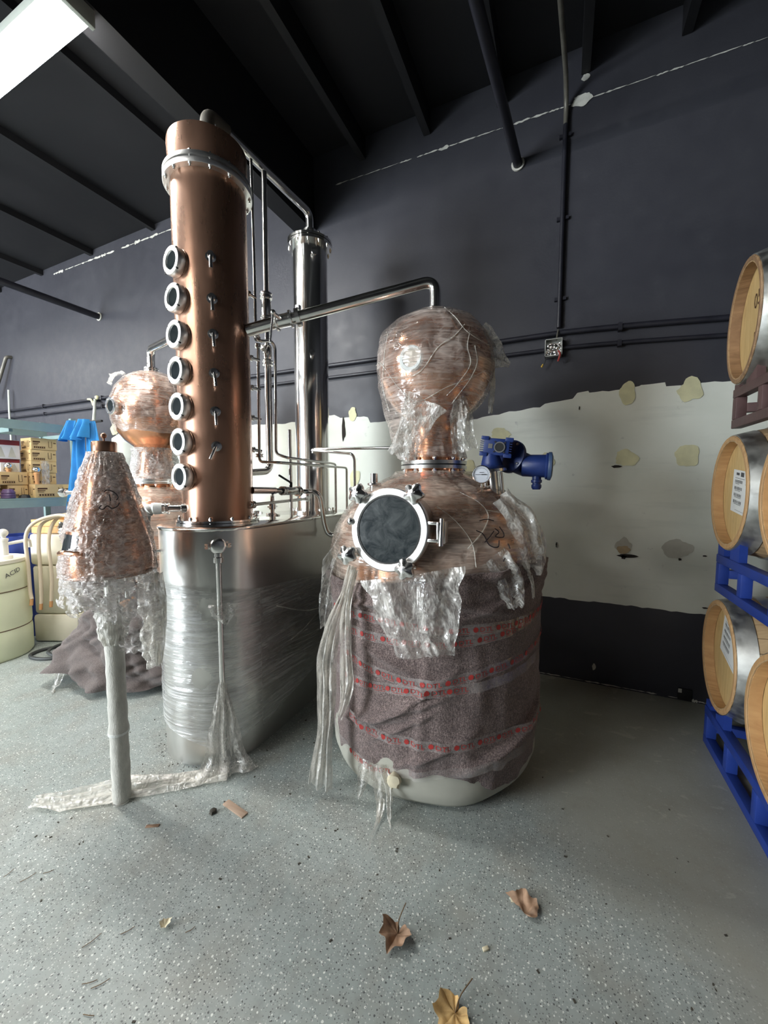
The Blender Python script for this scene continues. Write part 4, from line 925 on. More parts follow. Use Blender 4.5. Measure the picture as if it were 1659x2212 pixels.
# film shreds down the left side
for k, (z0, z1, sd) in enumerate(((0.93, 0.62, 41), (0.70, 0.42, 42))):
    p0 = polar(R_(-128), TR + 0.02, z0, (TX0, TY0)); p1 = polar(R_(-132), TR + 0.05, lerp(z0, z1, 0.5), (TX0, TY0)); p2 = polar(R_(-130), TR + 0.04, z1, (TX0, TY0))
    part(tank, 'film_shred', sheet([p0, p1, p2], [0.10, 0.12, 0.05], (0.2, -0.97, 0), 0.02, 2, sd, 30, 14, 0.15), M['film'], sharp=180)
single('loose_film', sheet([(-1.36, 1.25, 0.02), (-1.46, 1.17, 0.014), (-1.60, 1.07, 0.014), (-1.73, 0.97, 0.014), (-1.86, 0.86, 0.014), (-1.98, 0.79, 0.014)], [0.10, 0.09, 0.11, 0.14, 0.12, 0.05], (0, 0, 1), 0.009, 3, 51, 70, 20, 0.05), M['filmwhite'], 'long crumpled strip of clear film trailing over the floor from the steel tank', 'plastic film', sharp=180)

# ------------------------------------------------------------------ copper column
CX, CY, CR = -1.64, 1.50, 0.174
CZ0 = TZ1 + 0.015
col = thing('distillation_column', (CX, CY, CZ0), 'tall brown copper column with a row of round sight glasses', 'column')
part(col, 'shell', MB().lathe([(0.168, CZ0 + 0.02), (CR - 0.004, CZ0 + 0.05), (CR, CZ0 + 0.3), (CR, 2.79)], (CX, CY, 0), 72), M['coppercol'])
part(col, 'top_section', MB().lathe([(CR, 2.83), (CR + 0.004, 2.86), (CR + 0.010, 2.955), (CR + 0.008, 2.972), (CR - 0.004, 2.98), (0.05, 2.985), (0, 2.985)], (CX, CY, 0), 72), M['coppercol'])
part(col, 'flange', MB().lathe([(CR - 0.002, 2.782), (CR + 0.028, 2.782), (CR + 0.03, 2.785), (CR + 0.03, 2.803), (CR - 0.002, 2.806)], (CX, CY, 0), 72), M['ringsteel'])
part(col, 'flange', MB().lathe([(CR - 0.002, 2.810), (CR + 0.03, 2.812), (CR + 0.03, 2.828), (CR + 0.028, 2.832), (CR - 0.002, 2.832)], (CX, CY, 0), 72), M['ringsteel'])
bolt_ring(col, (CX, CY), CR + 0.017, 2.807, 14, 0.008, 0.062, 0.2)
part(col, 'base_flange', MB().lathe([(0.165, CZ0), (0.205, CZ0), (0.205, CZ0 + 0.012), (0.165, CZ0 + 0.014)], (CX, CY, 0), 64), M['steel'])
part(col, 'base_flange', MB().lathe([(0.165, CZ0 + 0.015), (0.203, CZ0 + 0.015), (0.203, CZ0 + 0.025), (0.165, CZ0 + 0.027)], (CX, CY, 0), 64), M['steel'])
bolt_ring(col, (CX, CY), 0.190, CZ0 + 0.026, 12, 0.008, 0.02, 0.1)
# sight glasses (one built, six copies)
gd = R_(-98)
def sight_glass(z):
    n = Vector((math.cos(gd), math.sin(gd), 0)); c = Vector((CX, CY, z)) + n * (CR + 0.036)
    g = part(col, 'sight_glass', MB().lathe([(0.054, -0.060), (0.058, -0.055), (0.058, -0.040), (0.062, -0.038), (0.065, -0.034), (0.065, -0.004), (0.062, 0.0), (0.043, 0.0), (0.040, -0.004), (0.040, -0.01)], c, 36, n, ), M['ringsteel'], 'chrome-ringed sight glass')
    gs = part(g, 'glass', MB().lathe([(0.0415, -0.012), (0.0415, -0.004), (0, -0.004)], c, 32, n), M['glass'], 'dark glass')
    for k in range(4):
        a = R_(45 + 90 * k); F_ = frame(n)
        part(g, 'slot', MB().box(c + F_ @ Vector((0.063 * math.cos(a), 0.063 * math.sin(a), -0.004)), (0.009, 0.006, 0.009), F_ @ Matrix.Rotation(a, 3, 'Z')), M['gasket'])
    part(g, 'neck_ring', MB().lathe([(0.056, -0.056), (0.070, -0.056), (0.066, -0.040), (0.057, -0.036)], c, 32, n), M['coppercol'])
    return g
GZ = (2.372, 2.208, 2.042, 1.876, 1.710, 1.544, 1.378)
g0 = sight_glass(GZ[0])
for z in GZ[1:]:
    c = copy_tree(g0, col); c.location = g0.location + Vector((0, 0, z - GZ[0]))
# small tilted handles of the tray drains
ha = R_(-43)
def tray_handle(z, tilt):
    n = Vector((math.cos(ha), math.sin(ha), 0)); t_ = Vector((-n.y, n.x, 0)); c = Vector((CX, CY, z)) + n * CR
    h = part(col, 'tray_handle', MB().lathe([(0.024, 0.0), (0.024, 0.006), (0.014, 0.009), (0.012, 0.022), (0.014, 0.024), (0.014, 0.036), (0, 0.038)], c, 16, n), M['chrome'], 'small chrome drain handle')
    e = c + n * 0.045 + t_ * (0.07 * math.sin(tilt)) + Vector((0, 0, -0.07 * math.cos(tilt)))
    part(h, 'lever', MB().tube([c + n * 0.03, c + n * 0.04 + (e - c - n * 0.045) * 0.3, e], [0.006, 0.0075, 0.0085], 10), M['chrome'])
    return h
for z, tl in ((2.392, 0.0), (2.205, 0.02), (2.045, 0.05), (1.866, 0.08), (1.688, 0.05), (1.524, -0.42)): tray_handle(z, tl)
# side outlet with a white sleeved elbow
op = Vector((CX - 0.06, CY - 0.165, 1.225)); on = Vector((-0.75, -0.66, 0)).normalized()
so = part(col, 'side_outlet', MB().lathe([(0.024, -0.02), (0.024, 0.004), (0.017, 0.008), (0.017, 0.06), (0.028, 0.062), (0.028, 0.072), (0.022, 0.076), (0.028, 0.080), (0.028, 0.09), (0, 0.092)], op, 20, on), M['chrome'])
e0 = op + on * 0.09
part(col, 'sleeved_elbow', MB().tube(fillet([e0, e0 + on * 0.07, e0 + on * 0.09 + Vector((0, 0, -0.13))], 0.06), [0.026 + 0.004 * math.sin(k * 2.1) for k in range(10)], 16), M['wrapwhite'], 'white wrapped elbow')
part(col, 'down_pipe', MB().tube([e0 + on * 0.09 + Vector((0, 0, -0.12)), e0 + on * 0.09 + Vector((0, 0, -0.32))], 0.014, 12), M['steel'])

# ------------------------------------------------------------------ condenser
KX, KY, KR = -1.60, 2.30, 0.116
cond = thing('condenser', (KX, KY, CZ0), 'slim polished steel condenser tube behind the copper column', 'condenser')
part(cond, 'shell', MB().lathe([(KR, CZ0 + 0.02), (KR, 2.93)], (KX, KY, 0), 56), M['steel'])
part(cond, 'flange', MB().lathe([(KR - 0.003, 2.925), (KR + 0.034, 2.925), (KR + 0.034, 2.943), (KR - 0.003, 2.944)], (KX, KY, 0), 56), M['steel'])
part(cond, 'flange', MB().lathe([(KR - 0.003, 2.947), (KR + 0.034, 2.948), (KR + 0.034, 2.964), (KR + 0.01, 2.968), (0.07, 2.995), (0.04, 3.01), (0.036, 3.05)], (KX, KY, 0), 56), M['steel'])
bolt_ring(cond, (KX, KY), KR + 0.021, 2.945, 12, 0.008, 0.056)
part(cond, 'base_flange', MB().lathe([(KR - 0.003, CZ0), (KR + 0.036, CZ0), (KR + 0.036, CZ0 + 0.02), (KR - 0.003, CZ0 + 0.022)], (KX, KY, 0), 56), M['steel'])
bolt_ring(cond, (KX, KY), KR + 0.022, CZ0 + 0.021, 10, 0.008, 0.02)
part(cond, 'water_port', MB().lathe([(0.014, -0.01), (0.014, 0.03), (0.022, 0.032), (0.022, 0.044), (0, 0.046)], (KX + 0.08, KY - 0.075, 2.84), 16, (0.7, -0.7, 0)), M['chrome'])
part(cond, 'water_port', MB().lathe([(0.012, -0.01), (0.012, 0.03), (0.019, 0.032), (0.019, 0.042), (0, 0.044)], (KX + 0.07, KY - 0.09, 2.20), 16, (0.6, -0.8, 0)), M['chrome'])
# cross-over pipe
xp = thing('crossover_pipe', (CX, CY, 2.985), 'steel pipe running along the top from the copper column to the condenser', 'pipe')
part(xp, 'tube', MB().tube(fillet([(CX, CY, 2.986), (CX, CY, 3.16), (KX, KY, 3.165), (KX, KY, 3.048)], 0.09, 10), 0.026, 18), M['steel'])
part(xp, 'sleeve', MB().tube(fillet([(CX, CY, 2.99), (CX, CY, 3.16), (CX + 0.006, CY + 0.12, 3.16)], 0.07), 0.033, 18), M['darksleeve'], 'dull grey sleeve')
part(xp, 'collar', MB().lathe([(0.03, 0), (0.042, 0.002), (0.042, 0.02), (0.03, 0.022)], (KX, KY, 3.03), 24), M['chrome'])

# ------------------------------------------------------------------ pipework between column and condenser
def run(name, pts, r, label, fil=0.03, mat='steel'):
    t = thing(name, pts[0], label, 'pipe')
    part(t, 'tube', MB().tube(fillet(pts, fil, 6), r, 12), M[mat]); return t
def union(t, c, ax, r, L, name='union', mat='chrome'):
    ax = Vector(ax).normalized()
    part(t, name, MB().lathe([(r * 0.7, -L / 2), (r, -L / 2), (r, -L * 0.2), (r * 0.84, -L * 0.12), (r * 0.84, L * 0.12), (r, L * 0.2), (r, L / 2), (r * 0.7, L / 2)], c, 20, ax), M[mat])
PX = -1.6
p1 = run('reflux_pipe', [(PX, 1.755, 3.115), (PX, 1.762, 2.60), (PX, 1.762, 2.19), (-1.565, 1.745, 2.14), (-1.558, 1.84, 2.172), (-1.556, 1.872, 2.145), (-1.53, 1.83, 1.52), (-1.45, 1.83, 1.495), (-1.45, 2.36, 1.485), (-1.45, 2.36, CZ0 + 0.001)], 0.0085, 'thin steel line dropping beside the copper column and jogging around the vapour pipe', 0.025)
union(p1, (PX, 1.763, 2.232), (0, 0, 1), 0.02, 0.03)
union(p1, (-1.585, 1.755, 2.165), (0.5, -0.25, -0.7), 0.018, 0.02)
p2 = run('downcomer_pipe', [(PX, 1.858, 3.12), (PX, 1.855, 2.44)], 0.0155, 'upright steel pipe hung under the crossover with two bulging unions')
union(p2, (PX, 1.854, 2.435), (0, 0, 1), 0.034, 0.03)
part(p2, 'sight_body', MB().lathe([(0.024, 2.31), (0.027, 2.315), (0.027, 2.40), (0.024, 2.42)], (PX, 1.854, 0), 24), M['steel'])
union(p2, (PX, 1.854, 2.305), (0, 0, 1), 0.034, 0.026); union(p2, (PX, 1.854, 2.27), (0, 0, 1), 0.03, 0.02)
part(p2, 'lower_tube', MB().tube([(PX, 1.854, 2.28), (PX, 1.855, 2.15)], 0.013, 14), M['steel'])
part(p2, 'lower_body', MB().lathe([(0.022, 2.075), (0.026, 2.085), (0.026, 2.145), (0.022, 2.155)], (PX, 1.855, 0), 24), M['steel'])
union(p2, (PX, 1.856, 2.055), (0, 0, 1), 0.03, 0.026)
part(p2, 'return_tube', MB().tube(fillet([(PX, 1.856, 2.06), (PX, 1.858, 1.42), (PX, 1.655, 1.405)], 0.06, 8), 0.0205, 16), M['steel'])
part(p2, 'side_knuckle', MB().lathe([(0.010, 0), (0.010, 0.03), (0.016, 0.032), (0.016, 0.05), (0, 0.052)], (PX, 1.845, 2.11), 14, (0.2, -0.9, 0.45)), M['chrome'])
p4 = run('sampling_pipe', [(-1.57, 1.745, 2.115), (-1.57, 1.735, 1.47), (-1.43, 1.735, 1.462), (-1.43, 2.48, 1.462), (-1.43, 2.48, CZ0 + 0.001)], 0.0085, 'thin steel header close behind the column with side stubs at every tray', 0.025)
union(p4, (-1.57, 1.745, 2.115), (0, 0, 1), 0.017, 0.022); union(p4, (-1.57, 1.736, 1.505), (0, 0, 1), 0.022, 0.02)
for z in (2.40, 2.215, 2.05, 1.888, 1.722, 1.545):
    t_ = p4 if z < 2.1 else p1
    yy = 1.74 if z < 2.1 else 1.76
    part(t_, 'tray_stub', MB().lathe([(0.010, 0), (0.010, 0.03), (0.017, 0.032), (0.017, 0.042), (0.013, 0.046), (0.017, 0.05), (0.017, 0.06), (0.009, 0.062), (0.009, 0.10)], (CX + 0.02, CY + CR - 0.006, z), 14, ((-1.575 if z < 2.1 else PX) - CX - 0.02, yy - CY - CR, -0.012)), M['chrome'])
low = run('charge_pipe', [(-1.50, 1.60, 1.31), (-1.45, 1.745, 1.306), (-1.45, 1.96, 1.30), (-1.335, 1.985, 1.297), (-1.335, 2.035, 1.10), (-1.325, 2.06, 1.025), (-1.04, 2.10, 1.018)], 0.015, 'bent steel pipe with a lever valve leading from the column into the large still', 0.07)
part(low, 'lower_coupling', MB().tube([(-1.50, 1.60, 1.31), (-1.455, 1.73, 1.307)], 0.019, 14), M['steel'])
union(low, (-1.45, 1.79, 1.305), (0, 1, 0), 0.026, 0.03); union(low, (-1.45, 1.93, 1.30), (0, 1, 0), 0.03, 0.03)
part(low, 'valve_body', MB().lathe([(0.022, -0.05), (0.024, -0.045), (0.024, 0.045), (0.022, 0.05)], (-1.45, 1.86, 1.303), 20, (0, 1, 0)), M['chrome'])
part(low, 'valve_lever', MB().cyl((-1.45, 1.86, 1.32), (-1.45, 1.862, 1.352), 0.008, 10).cyl((-1.45, 1.865, 1.35), (-1.44, 1.745, 1.392), 0.006, 10), M['gasket'])
part(low, 'valve_stem', MB().cyl((-1.45, 1.86, 1.24), (-1.45, 1.86, 1.30), 0.010, 10), M['chrome'])
part(low, 'drop_pipe', MB().tube(fillet([(-1.45, 1.70, 1.298), (-1.50, 1.755, 1.285), (-1.50, 1.755, 1.176)], 0.03), 0.012, 12), M['steel'])
part(low, 'butterfly_handle', MB().box((-1.50, 1.755, 1.215), (0.012, 0.07, 0.006)).cyl((-1.50, 1.755, 1.20), (-1.50, 1.755, 1.23), 0.02, 16), M['chrome'])
br = run('brace_rod', [(-1.477, 1.553, 1.235), (-1.472, 2.05, 1.25)], 0.009, 'straight steel rod low between the column and the condenser')
union(br, (-1.477, 1.573, 1.235), (0, 1, 0), 0.02, 0.02); part(br, 'end_clamp', MB().lathe([(0.01, -0.012), (0.02, -0.01), (0.02, 0.01), (0.01, 0.012)], (-1.472, 2.04, 1.25), 14, (0, 1, 0)).cyl((-1.472, 2.05, CZ0 + 0.001), (-1.472, 2.05, 1.25), 0.008, 8), M['chrome'])
run('vent_rod', [(-1.5, 1.925, CZ0 + 0.001), (-1.5, 1.92, 1.67)], 0.0105, 'short upright steel tube standing open-ended on the tank top')
cw = run('cooling_line', [(KX + 0.075, KY - 0.08, 1.575), (-1.50, 2.15, 1.572), (-0.90, 2.17, 1.56), (-0.78, 2.2, 1.555)], 0.0085, 'thin steel cooling line from the condenser towards the neck of the large still', 0.03)
part(cw, 'drop_leg', MB().tube(fillet([(-1.50, 2.15, 1.565), (-1.20, 2.15, 1.532), (-1.185, 2.155, 1.50), (-1.185, 2.16, 1.05)], 0.03), 0.0085, 12), M['steel'])

# ------------------------------------------------------------------ second pot still behind the spirit safe
BX, BY = -2.72, 1.92
pot2 = thing('pot_still', (BX, BY, 0), 'smaller-looking copper pot still behind the column, its mauve blanket slumped to the floor', 'pot still')
D2 = [(0.40, 0.05), (0.42, 0.85), (0.42, 0.98), (0.41, 1.05), (0.38, 1.12), (0.33, 1.19), (0.27, 1.245), (0.20, 1.285), (0.15, 1.305), (0.14, 1.345)]
part(pot2, 'boiler', MB().lathe([(0, 0.05)] + D2, (BX, BY, 0), 64), M['copper'])
part(pot2, 'foam_base', MB().lathe([(0, 0), (0.36, 0.0), (0.40, 0.03), (0.41, 0.2), (0.38, 0.22)], (BX, BY, 0), 48), M['foam'])
part(pot2, 'neck_flange', MB().lathe([(0.135, 1.345), (0.165, 1.345), (0.165, 1.36), (0.135, 1.36)], (BX, BY, 0), 40), M['satin'])
part(pot2, 'neck_flange', MB().lathe([(0.135, 1.365), (0.165, 1.365), (0.165, 1.38), (0.135, 1.38)], (BX, BY, 0), 40), M['satin'])
bolt_ring(pot2, (BX, BY), 0.152, 1.362, 10, 0.009, 0.055)
H2 = [(0.132, 1.38), (0.125, 1.44), (0.112, 1.52), (0.11, 1.57), (0.13, 1.61), (0.18, 1.65), (0.225, 1.71), (0.252, 1.79), (0.26, 1.86), (0.252, 1.94), (0.222, 2.02), (0.165, 2.085), (0.10, 2.125), (0.04, 2.14), (0.034, 2.16)]
part(pot2, 'onion_head', MB().lathe(H2, (BX, BY, 0), 56), M['copper'])
part(pot2, 'top_clamp', MB().lathe([(0.03, 2.145), (0.048, 2.147), (0.048, 2.158), (0.038, 2.162), (0.048, 2.166), (0.048, 2.176), (0.032, 2.18)], (BX, BY, 0), 28), M['chrome'])
def f2(a, z, v):
    ca, sa = math.cos(a), math.sin(a); return 0.005 + 0.006 * n3(ca * 5, sa * 5, z * 7) + 0.007 * abs(n3(ca * 10 + z * 6, sa * 10, z * 6))
part(pot2, 'head_film', soft_shell((BX, BY, 0), [(0.225, 1.70), (0.255, 1.79), (0.264, 1.86), (0.256, 1.94), (0.226, 2.02), (0.17, 2.09), (0.105, 2.13), (0.05, 2.15)], 110, 40, f2, rfn=lambda r, z, a, v: (r, z + (0.05 * n3(math.cos(a) * 2, math.sin(a) * 2, 8) if v < 0.12 else 0))), M['filmhead'], 'clear stretch film over the upper half of the head', sharp=180)
part(pot2, 'neck_film', soft_shell((BX, BY, 0), [(0.175, 1.38), (0.165, 1.42), (0.15, 1.50), (0.14, 1.56), (0.15, 1.60)], 90, 40, lambda a, z, v: 0.012 * n3(math.cos(a) * 8, math.sin(a) * 8, z * 16) + 0.010 * abs(n3(math.cos(a) * 16, math.sin(a) * 16, z * 26))), M['filmsafe'], 'crumpled film round the neck', sharp=180)
part(pot2, 'dome_film', soft_shell((BX, BY, 0), [(0.43, 0.72), (0.432, 0.98), (0.42, 1.06), (0.39, 1.13), (0.34, 1.20), (0.28, 1.255), (0.21, 1.295), (0.17, 1.32)], 120, 40, f2), M['filmdome'], 'hazy film over the shoulder', sharp=180)
part(pot2, 'film_flap', sheet([(BX - 0.12, BY - 0.12, 2.13), (BX - 0.16, BY - 0.17, 2.10), (BX - 0.19, BY - 0.18, 2.04)], [0.16, 0.14, 0.06], (-0.3, -0.8, 0.5), 0.012, 2, 61, 20, 12, 0.1), M['film'], sharp=180)
q = Vector((BX + 0.0, BY - 0.235, 1.86)); qn = Vector((-0.06, -0.998, -0.03)).normalized()
sg = part(pot2, 'sight_glass', MB().lathe([(0.045, -0.06), (0.048, -0.02), (0.056, -0.018), (0.058, 0.0), (0.054, 0.004), (0.038, 0.004), (0.036, -0.004)], q + qn * 0.06, 32, qn), M['chrome'], 'steel-ringed sight glass')
part(sg, 'glass', MB().lathe([(0.037, -0.006), (0.037, 0.0), (0, 0.0)], q + qn * 0.06, 28, qn), M['glass'])
for k in range(6):
    a = R_(60 * k); part(sg, 'bolt', MB().lathe([(0.006, 0), (0.006, 0.006), (0, 0.007)], q + qn * 0.062 + frame(qn) @ Vector((0.047 * math.cos(a), 0.047 * math.sin(a), 0)), 6, qn), M['chrome'])
part(pot2, 'film_band', MB().tube([polar(R_(k * 12), 0.166 + 0.004 * n3(k * 0.7), 1.395 + 0.004 * n3(k * 0.9, 3), (BX, BY)) for k in range(31)], 0.004, 6), M['filmwhite'])
# slumped blanket
def b2(u, v):
    a = -math.pi + 2 * math.pi * u; ca, sa = math.cos(a), math.sin(a); d = math.degrees(a)
    z1 = 0.70 + 0.03 * n3(ca * 2, sa * 2, 3); z0 = 0.045 + 0.05 * max(0, n3(ca * 2.5 + 4, sa * 2.5, 1)) + 0.10 * math.exp(-((d + 118) / 14) ** 2)
    z = lerp(z1, z0, v); r = 0.432 + 0.10 * v ** 1.8
    lobe = math.exp(-((d + 124) / 13) ** 2); r += 0.30 * lobe * max(0, v - 0.35) ** 1.2
    r += (0.02 + 0.03 * v) * n3(ca * 3 + 1, sa * 3, z * 9) + 0.13 * abs(n3(ca * 1.6, sa * 1.6 + 2, z * 9 + d * 0.04)) + 0.06 * abs(n3(ca * 3 + 5, sa * 3, z * 15 - d * 0.05)) - 0.03
    z -= 0.05 * lobe * v
    return Vector((BX + r * ca, BY + r * sa, max(0.008, z))), (a * 0.45, z)
part(pot2, 'moving_blanket', MB().grid(b2, 180, 70, True), M['blanket2'], 'slumped mauve felt blanket in heavy folds', sharp=180)
part(pot2, 'film_shred', sheet([(BX - 0.27, BY - 0.50, 0.22), (BX - 0.27, BY - 0.53, 0.12), (BX - 0.26, BY - 0.57, 0.02), (BX - 0.20, BY - 0.62, 0.012)], [0.05, 0.06, 0.06, 0.08], (0.3, -0.9, 0), 0.008, 1.5, 71, 26, 10, 0.1), M['film'], sharp=180)
va2 = thing('vapour_pipe', (BX, BY, 2.18), 'short polished vapour pipe rising from the far still to the back of the column', 'pipe')
part(va2, 'tube', MB().tube(fillet([(BX, BY, 2.179), (BX, BY, 2.31), (-1.80, 1.56, 2.20)], 0.09, 10), 0.027, 18), M['steel'])

# ------------------------------------------------------------------ spirit safe on its single wrapped leg
SX, SY = -1.665, 0.962
safe = thing('spirit_safe', (SX, SY, 0), 'small copper cone in crinkled film standing on one wrapped leg in front of the tank', 'spirit safe')
CONE = [(0.150, 0.995), (0.153, 1.03), (0.150, 1.08), (0.135, 1.16), (0.112, 1.25), (0.088, 1.34), (0.066, 1.41), (0.046, 1.46), (0.042, 1.475)]
part(safe, 'cone', MB().lathe([(0, 0.995)] + CONE, (SX, SY, 0), 48), M['copper'])
part(safe, 'collar', MB().lathe([(0.041, 1.472), (0.043, 1.474), (0.043, 1.507), (0.040, 1.512), (0, 1.513)], (SX, SY, 0), 36), M['coppercol'], 'copper collar')
part(safe, 'ball_knob', MB().cyl((SX, SY, 1.512), (SX, SY, 1.527), 0.004, 8).sphere((SX, SY, 1.536), 0.011, 16), M['coppercol'])
part(safe, 'base_rim', MB().lathe([(0.03, 0.985), (0.156, 0.985), (0.158, 0.99), (0.156, 0.996), (0.03, 0.997)], (SX, SY, 0), 48), M['coppercol'])
part(safe, 'leg', MB().tube([(SX, SY, 0.60), (SX, SY, 0.99)], 0.026, 20), M['steel'])
part(safe, 'leg_sleeve', MB().lathe([(0.026, 0.004), (0.034, 0.004), (0.036, 0.02)] + [(0.0345 + 0.0012 * math.sin(k * 2.3) + (0.003 if k == 9 else 0), 0.03 + 0.032 * k) for k in range(23)] + [(0.027, 0.75)], (SX, SY, 0), 24, fn=lambda r, a, z: r + 0.0012 * n3(math.cos(a) * 3, math.sin(a) * 3, z * 18)), M['legwrap'], 'grey wrapped sleeve')
part(safe, 'sleeve_band', MB().lathe([(0.036, 0.30), (0.039, 0.302), (0.039, 0.312), (0.036, 0.314)], (SX, SY, 0), 24), M['wrapwhite'])
part(safe, 'foot', MB().lathe([(0, 0), (0.037, 0), (0.037, 0.006), (0.03, 0.01), (0, 0.01)], (SX, SY, 0), 24), M['steel'])
part(safe, 'drain_tube', MB().tube([(SX + 0.055, SY + 0.03, 0.88), (SX + 0.055, SY + 0.03, 0.99)], 0.011, 12).tube([(SX + 0.025, SY + 0.045, 0.90), (SX + 0.025, SY + 0.045, 0.99)], 0.006, 10), M['steel'])
def fs(a, z, v):
    ca, sa = math.cos(a), math.sin(a); return 0.004 + 0.007 * n3(ca * 8, sa * 8, z * 26) + 0.008 * abs(n3(ca * 14 + z * 20, sa * 14, z * 30))
def safe_keep(u, v):
    d = 360 * u - 180; z = lerp(0.985, 1.475, v)
    return ((d + 100) / 34) ** 2 + ((z - 1.115 - 0.0009 * (d + 100)) / 0.042) ** 2 > 1 + 0.5 * n3(d * 0.08, z * 20)
part(safe, 'cone_film', soft_shell((SX, SY, 0), [(0.160, 0.99), (0.160, 1.04), (0.156, 1.085), (0.141, 1.16), (0.118, 1.25), (0.094, 1.34), (0.072, 1.41), (0.054, 1.455), (0.05, 1.47)], 150, 80, fs, -math.pi, math.pi, keep=safe_keep), M['filmcone'], 'crinkled clear film over the cone', sharp=180)
# clear window let into the lower cone
wn = MB()
def win(u, v):
    d = lerp(-128, -72, u); z = lerp(1.075, 1.155, v); return polar(R_(d), interp([(1.03, 0.1545), (1.08, 0.152), (1.16, 0.137)], z), z, (SX, SY)), (u, v)
part(safe, 'window', wn.grid(win, 14, 6), M['glass'], 'dark sight window')
part(safe, 'window_rim', MB().tube([polar(R_(lerp(-132, -60, k / 14)), 0.156, 1.066 + 0.012 * math.sin(k / 14 * 3.1) + 0.02 * k / 14, (SX, SY)) for k in range(15)], 0.010, 8), M['copper'])
# clamp knobs poking out of the wrap on the left
for dd, z in ((-150, 1.31), (-146, 1.155)):
    p0 = polar(R_(dd), 0.10, z, (SX, SY)); n_ = Vector((math.cos(R_(dd)), math.sin(R_(dd)), 0)); p1_ = p0 + n_ * 0.062
    part(safe, 'clamp_knob', MB().cyl(p0, p1_, 0.008, 10).lathe([(0, -0.012), (0.014, -0.010), (0.017, 0.0), (0.013, 0.012), (0, 0.014)], p1_, 20, n_, fn=lambda r, a, zz: r * (1 + 0.14 * math.cos(5 * a))), M['chrome'])
part(safe, 'window_frame', MB().box(polar(R_(-148), 0.125, 1.245, (SX, SY)), (0.03, 0.03, 0.06)), M['gasket'], bevel=0.004)
# ragged skirt of film below the cone
def skirt(a, z, v):
    ca, sa = math.cos(a), math.sin(a); return ((0.016 * n3(ca * 7, sa * 7, z * 22) + 0.03 * abs(n3(ca * 4 + z * 14, sa * 4, z * 11))) * (0.3 + v), 0.02 * n3(ca * 9, sa * 9, 7) * v)
def skirt_len(r, z, a, v):
    rt_ = 0.5 + 0.5 * math.cos(a - R_(40)); L = lerp(0.13, 0.20, rt_); return r, 0.99 - L * v
for k, (r0, r1, sd) in enumerate(((0.155, 0.150, 0.0), (0.13, 0.12, 5.0))):
    part(safe, 'film_skirt', soft_shell((SX, SY, 0), [(r0, 0.99), (r0 * 1.03, 0.93), (r1, 0.80)], 130, 44, lambda a, z, v, sd=sd: skirt(a, z + sd, v), rfn=skirt_len, keep=lambda u, v, sd=sd: n3(u * 16, v * 5, 2 + sd) + 0.3 > v * 0.5), M['filmsafe'], 'ragged skirt of bunched clear film', sharp=180)
part(safe, 'film_knot', soft_shell((SX, SY, 0), [(0.05, 0.86), (0.058, 0.82), (0.055, 0.77), (0.048, 0.72), (0.038, 0.69)], 60, 30, lambda a, z, v: 0.012 * n3(math.cos(a) * 6, math.sin(a) * 6, z * 40)), M['filmwhite'], 'twist of white film round the leg', sharp=180)
def pouch(u, v):
    a = R_(lerp(-75, 75, u)); q_ = Vector((SX, SY, 0)) + Vector((math.cos(R_(20)), math.sin(R_(20)), 0)) * 0.0
    r = (0.045 + 0.12 * math.sin(math.pi * min(1, u * 1.0)) ** 0.5) * (1 - 0.25 * v) ; z = 0.86 - 0.19 * v + 0.012 * n3(u * 6, v * 6)
    return Vector((SX + 0.02 + 0.13 * u + 0.012 * n3(u * 7, v * 8, 1), SY + 0.10 * u - 0.03 * math.sin(math.pi * u) + 0.02 * n3(u * 6, v * 9, 4), z - 0.02 * math.sin(math.pi * u))), (u * 0.2, v * 0.2)
part(safe, 'film_pouch', MB().grid(pouch, 40, 40), M['filmsafe'], 'baggy pouch of film', sharp=180)
part(safe, 'film_tail', sheet([(SX + 0.115, SY + 0.115, 0.97), (SX + 0.12, SY + 0.12, 0.82), (SX + 0.105, SY + 0.125, 0.68), (SX + 0.10, SY + 0.12, 0.56)], [0.05, 0.06, 0.045, 0.03], (0.8, -0.6, 0), 0.012, 2, 81, 44, 12, 0.1), M['filmwhite'], sharp=180)
# marker on the film
mk = MB()
def cpt(d, z): return polar(R_(d), interp([(0.99, 0.160), (1.085, 0.156), (1.16, 0.141), (1.25, 0.118), (1.34, 0.094)], z) + 0.014, z, (SX, SY))
for st in ([(-34, 1.315), (-28, 1.322), (-18, 1.312), (-13, 1.295), (-16, 1.283)], [(-38, 1.265), (-41, 1.255), (-36, 1.25), (-30, 1.262), (-24, 1.252), (-17, 1.258), (-12, 1.272)], [(-26, 1.305), (-25, 1.28)]):
    mk.tube(catmull([cpt(*p) for p in st], 5), 0.0022, 5)
part(safe, 'marker_scrawl', mk, M['marker'], 'dark marker scrawl', kind='stuff')
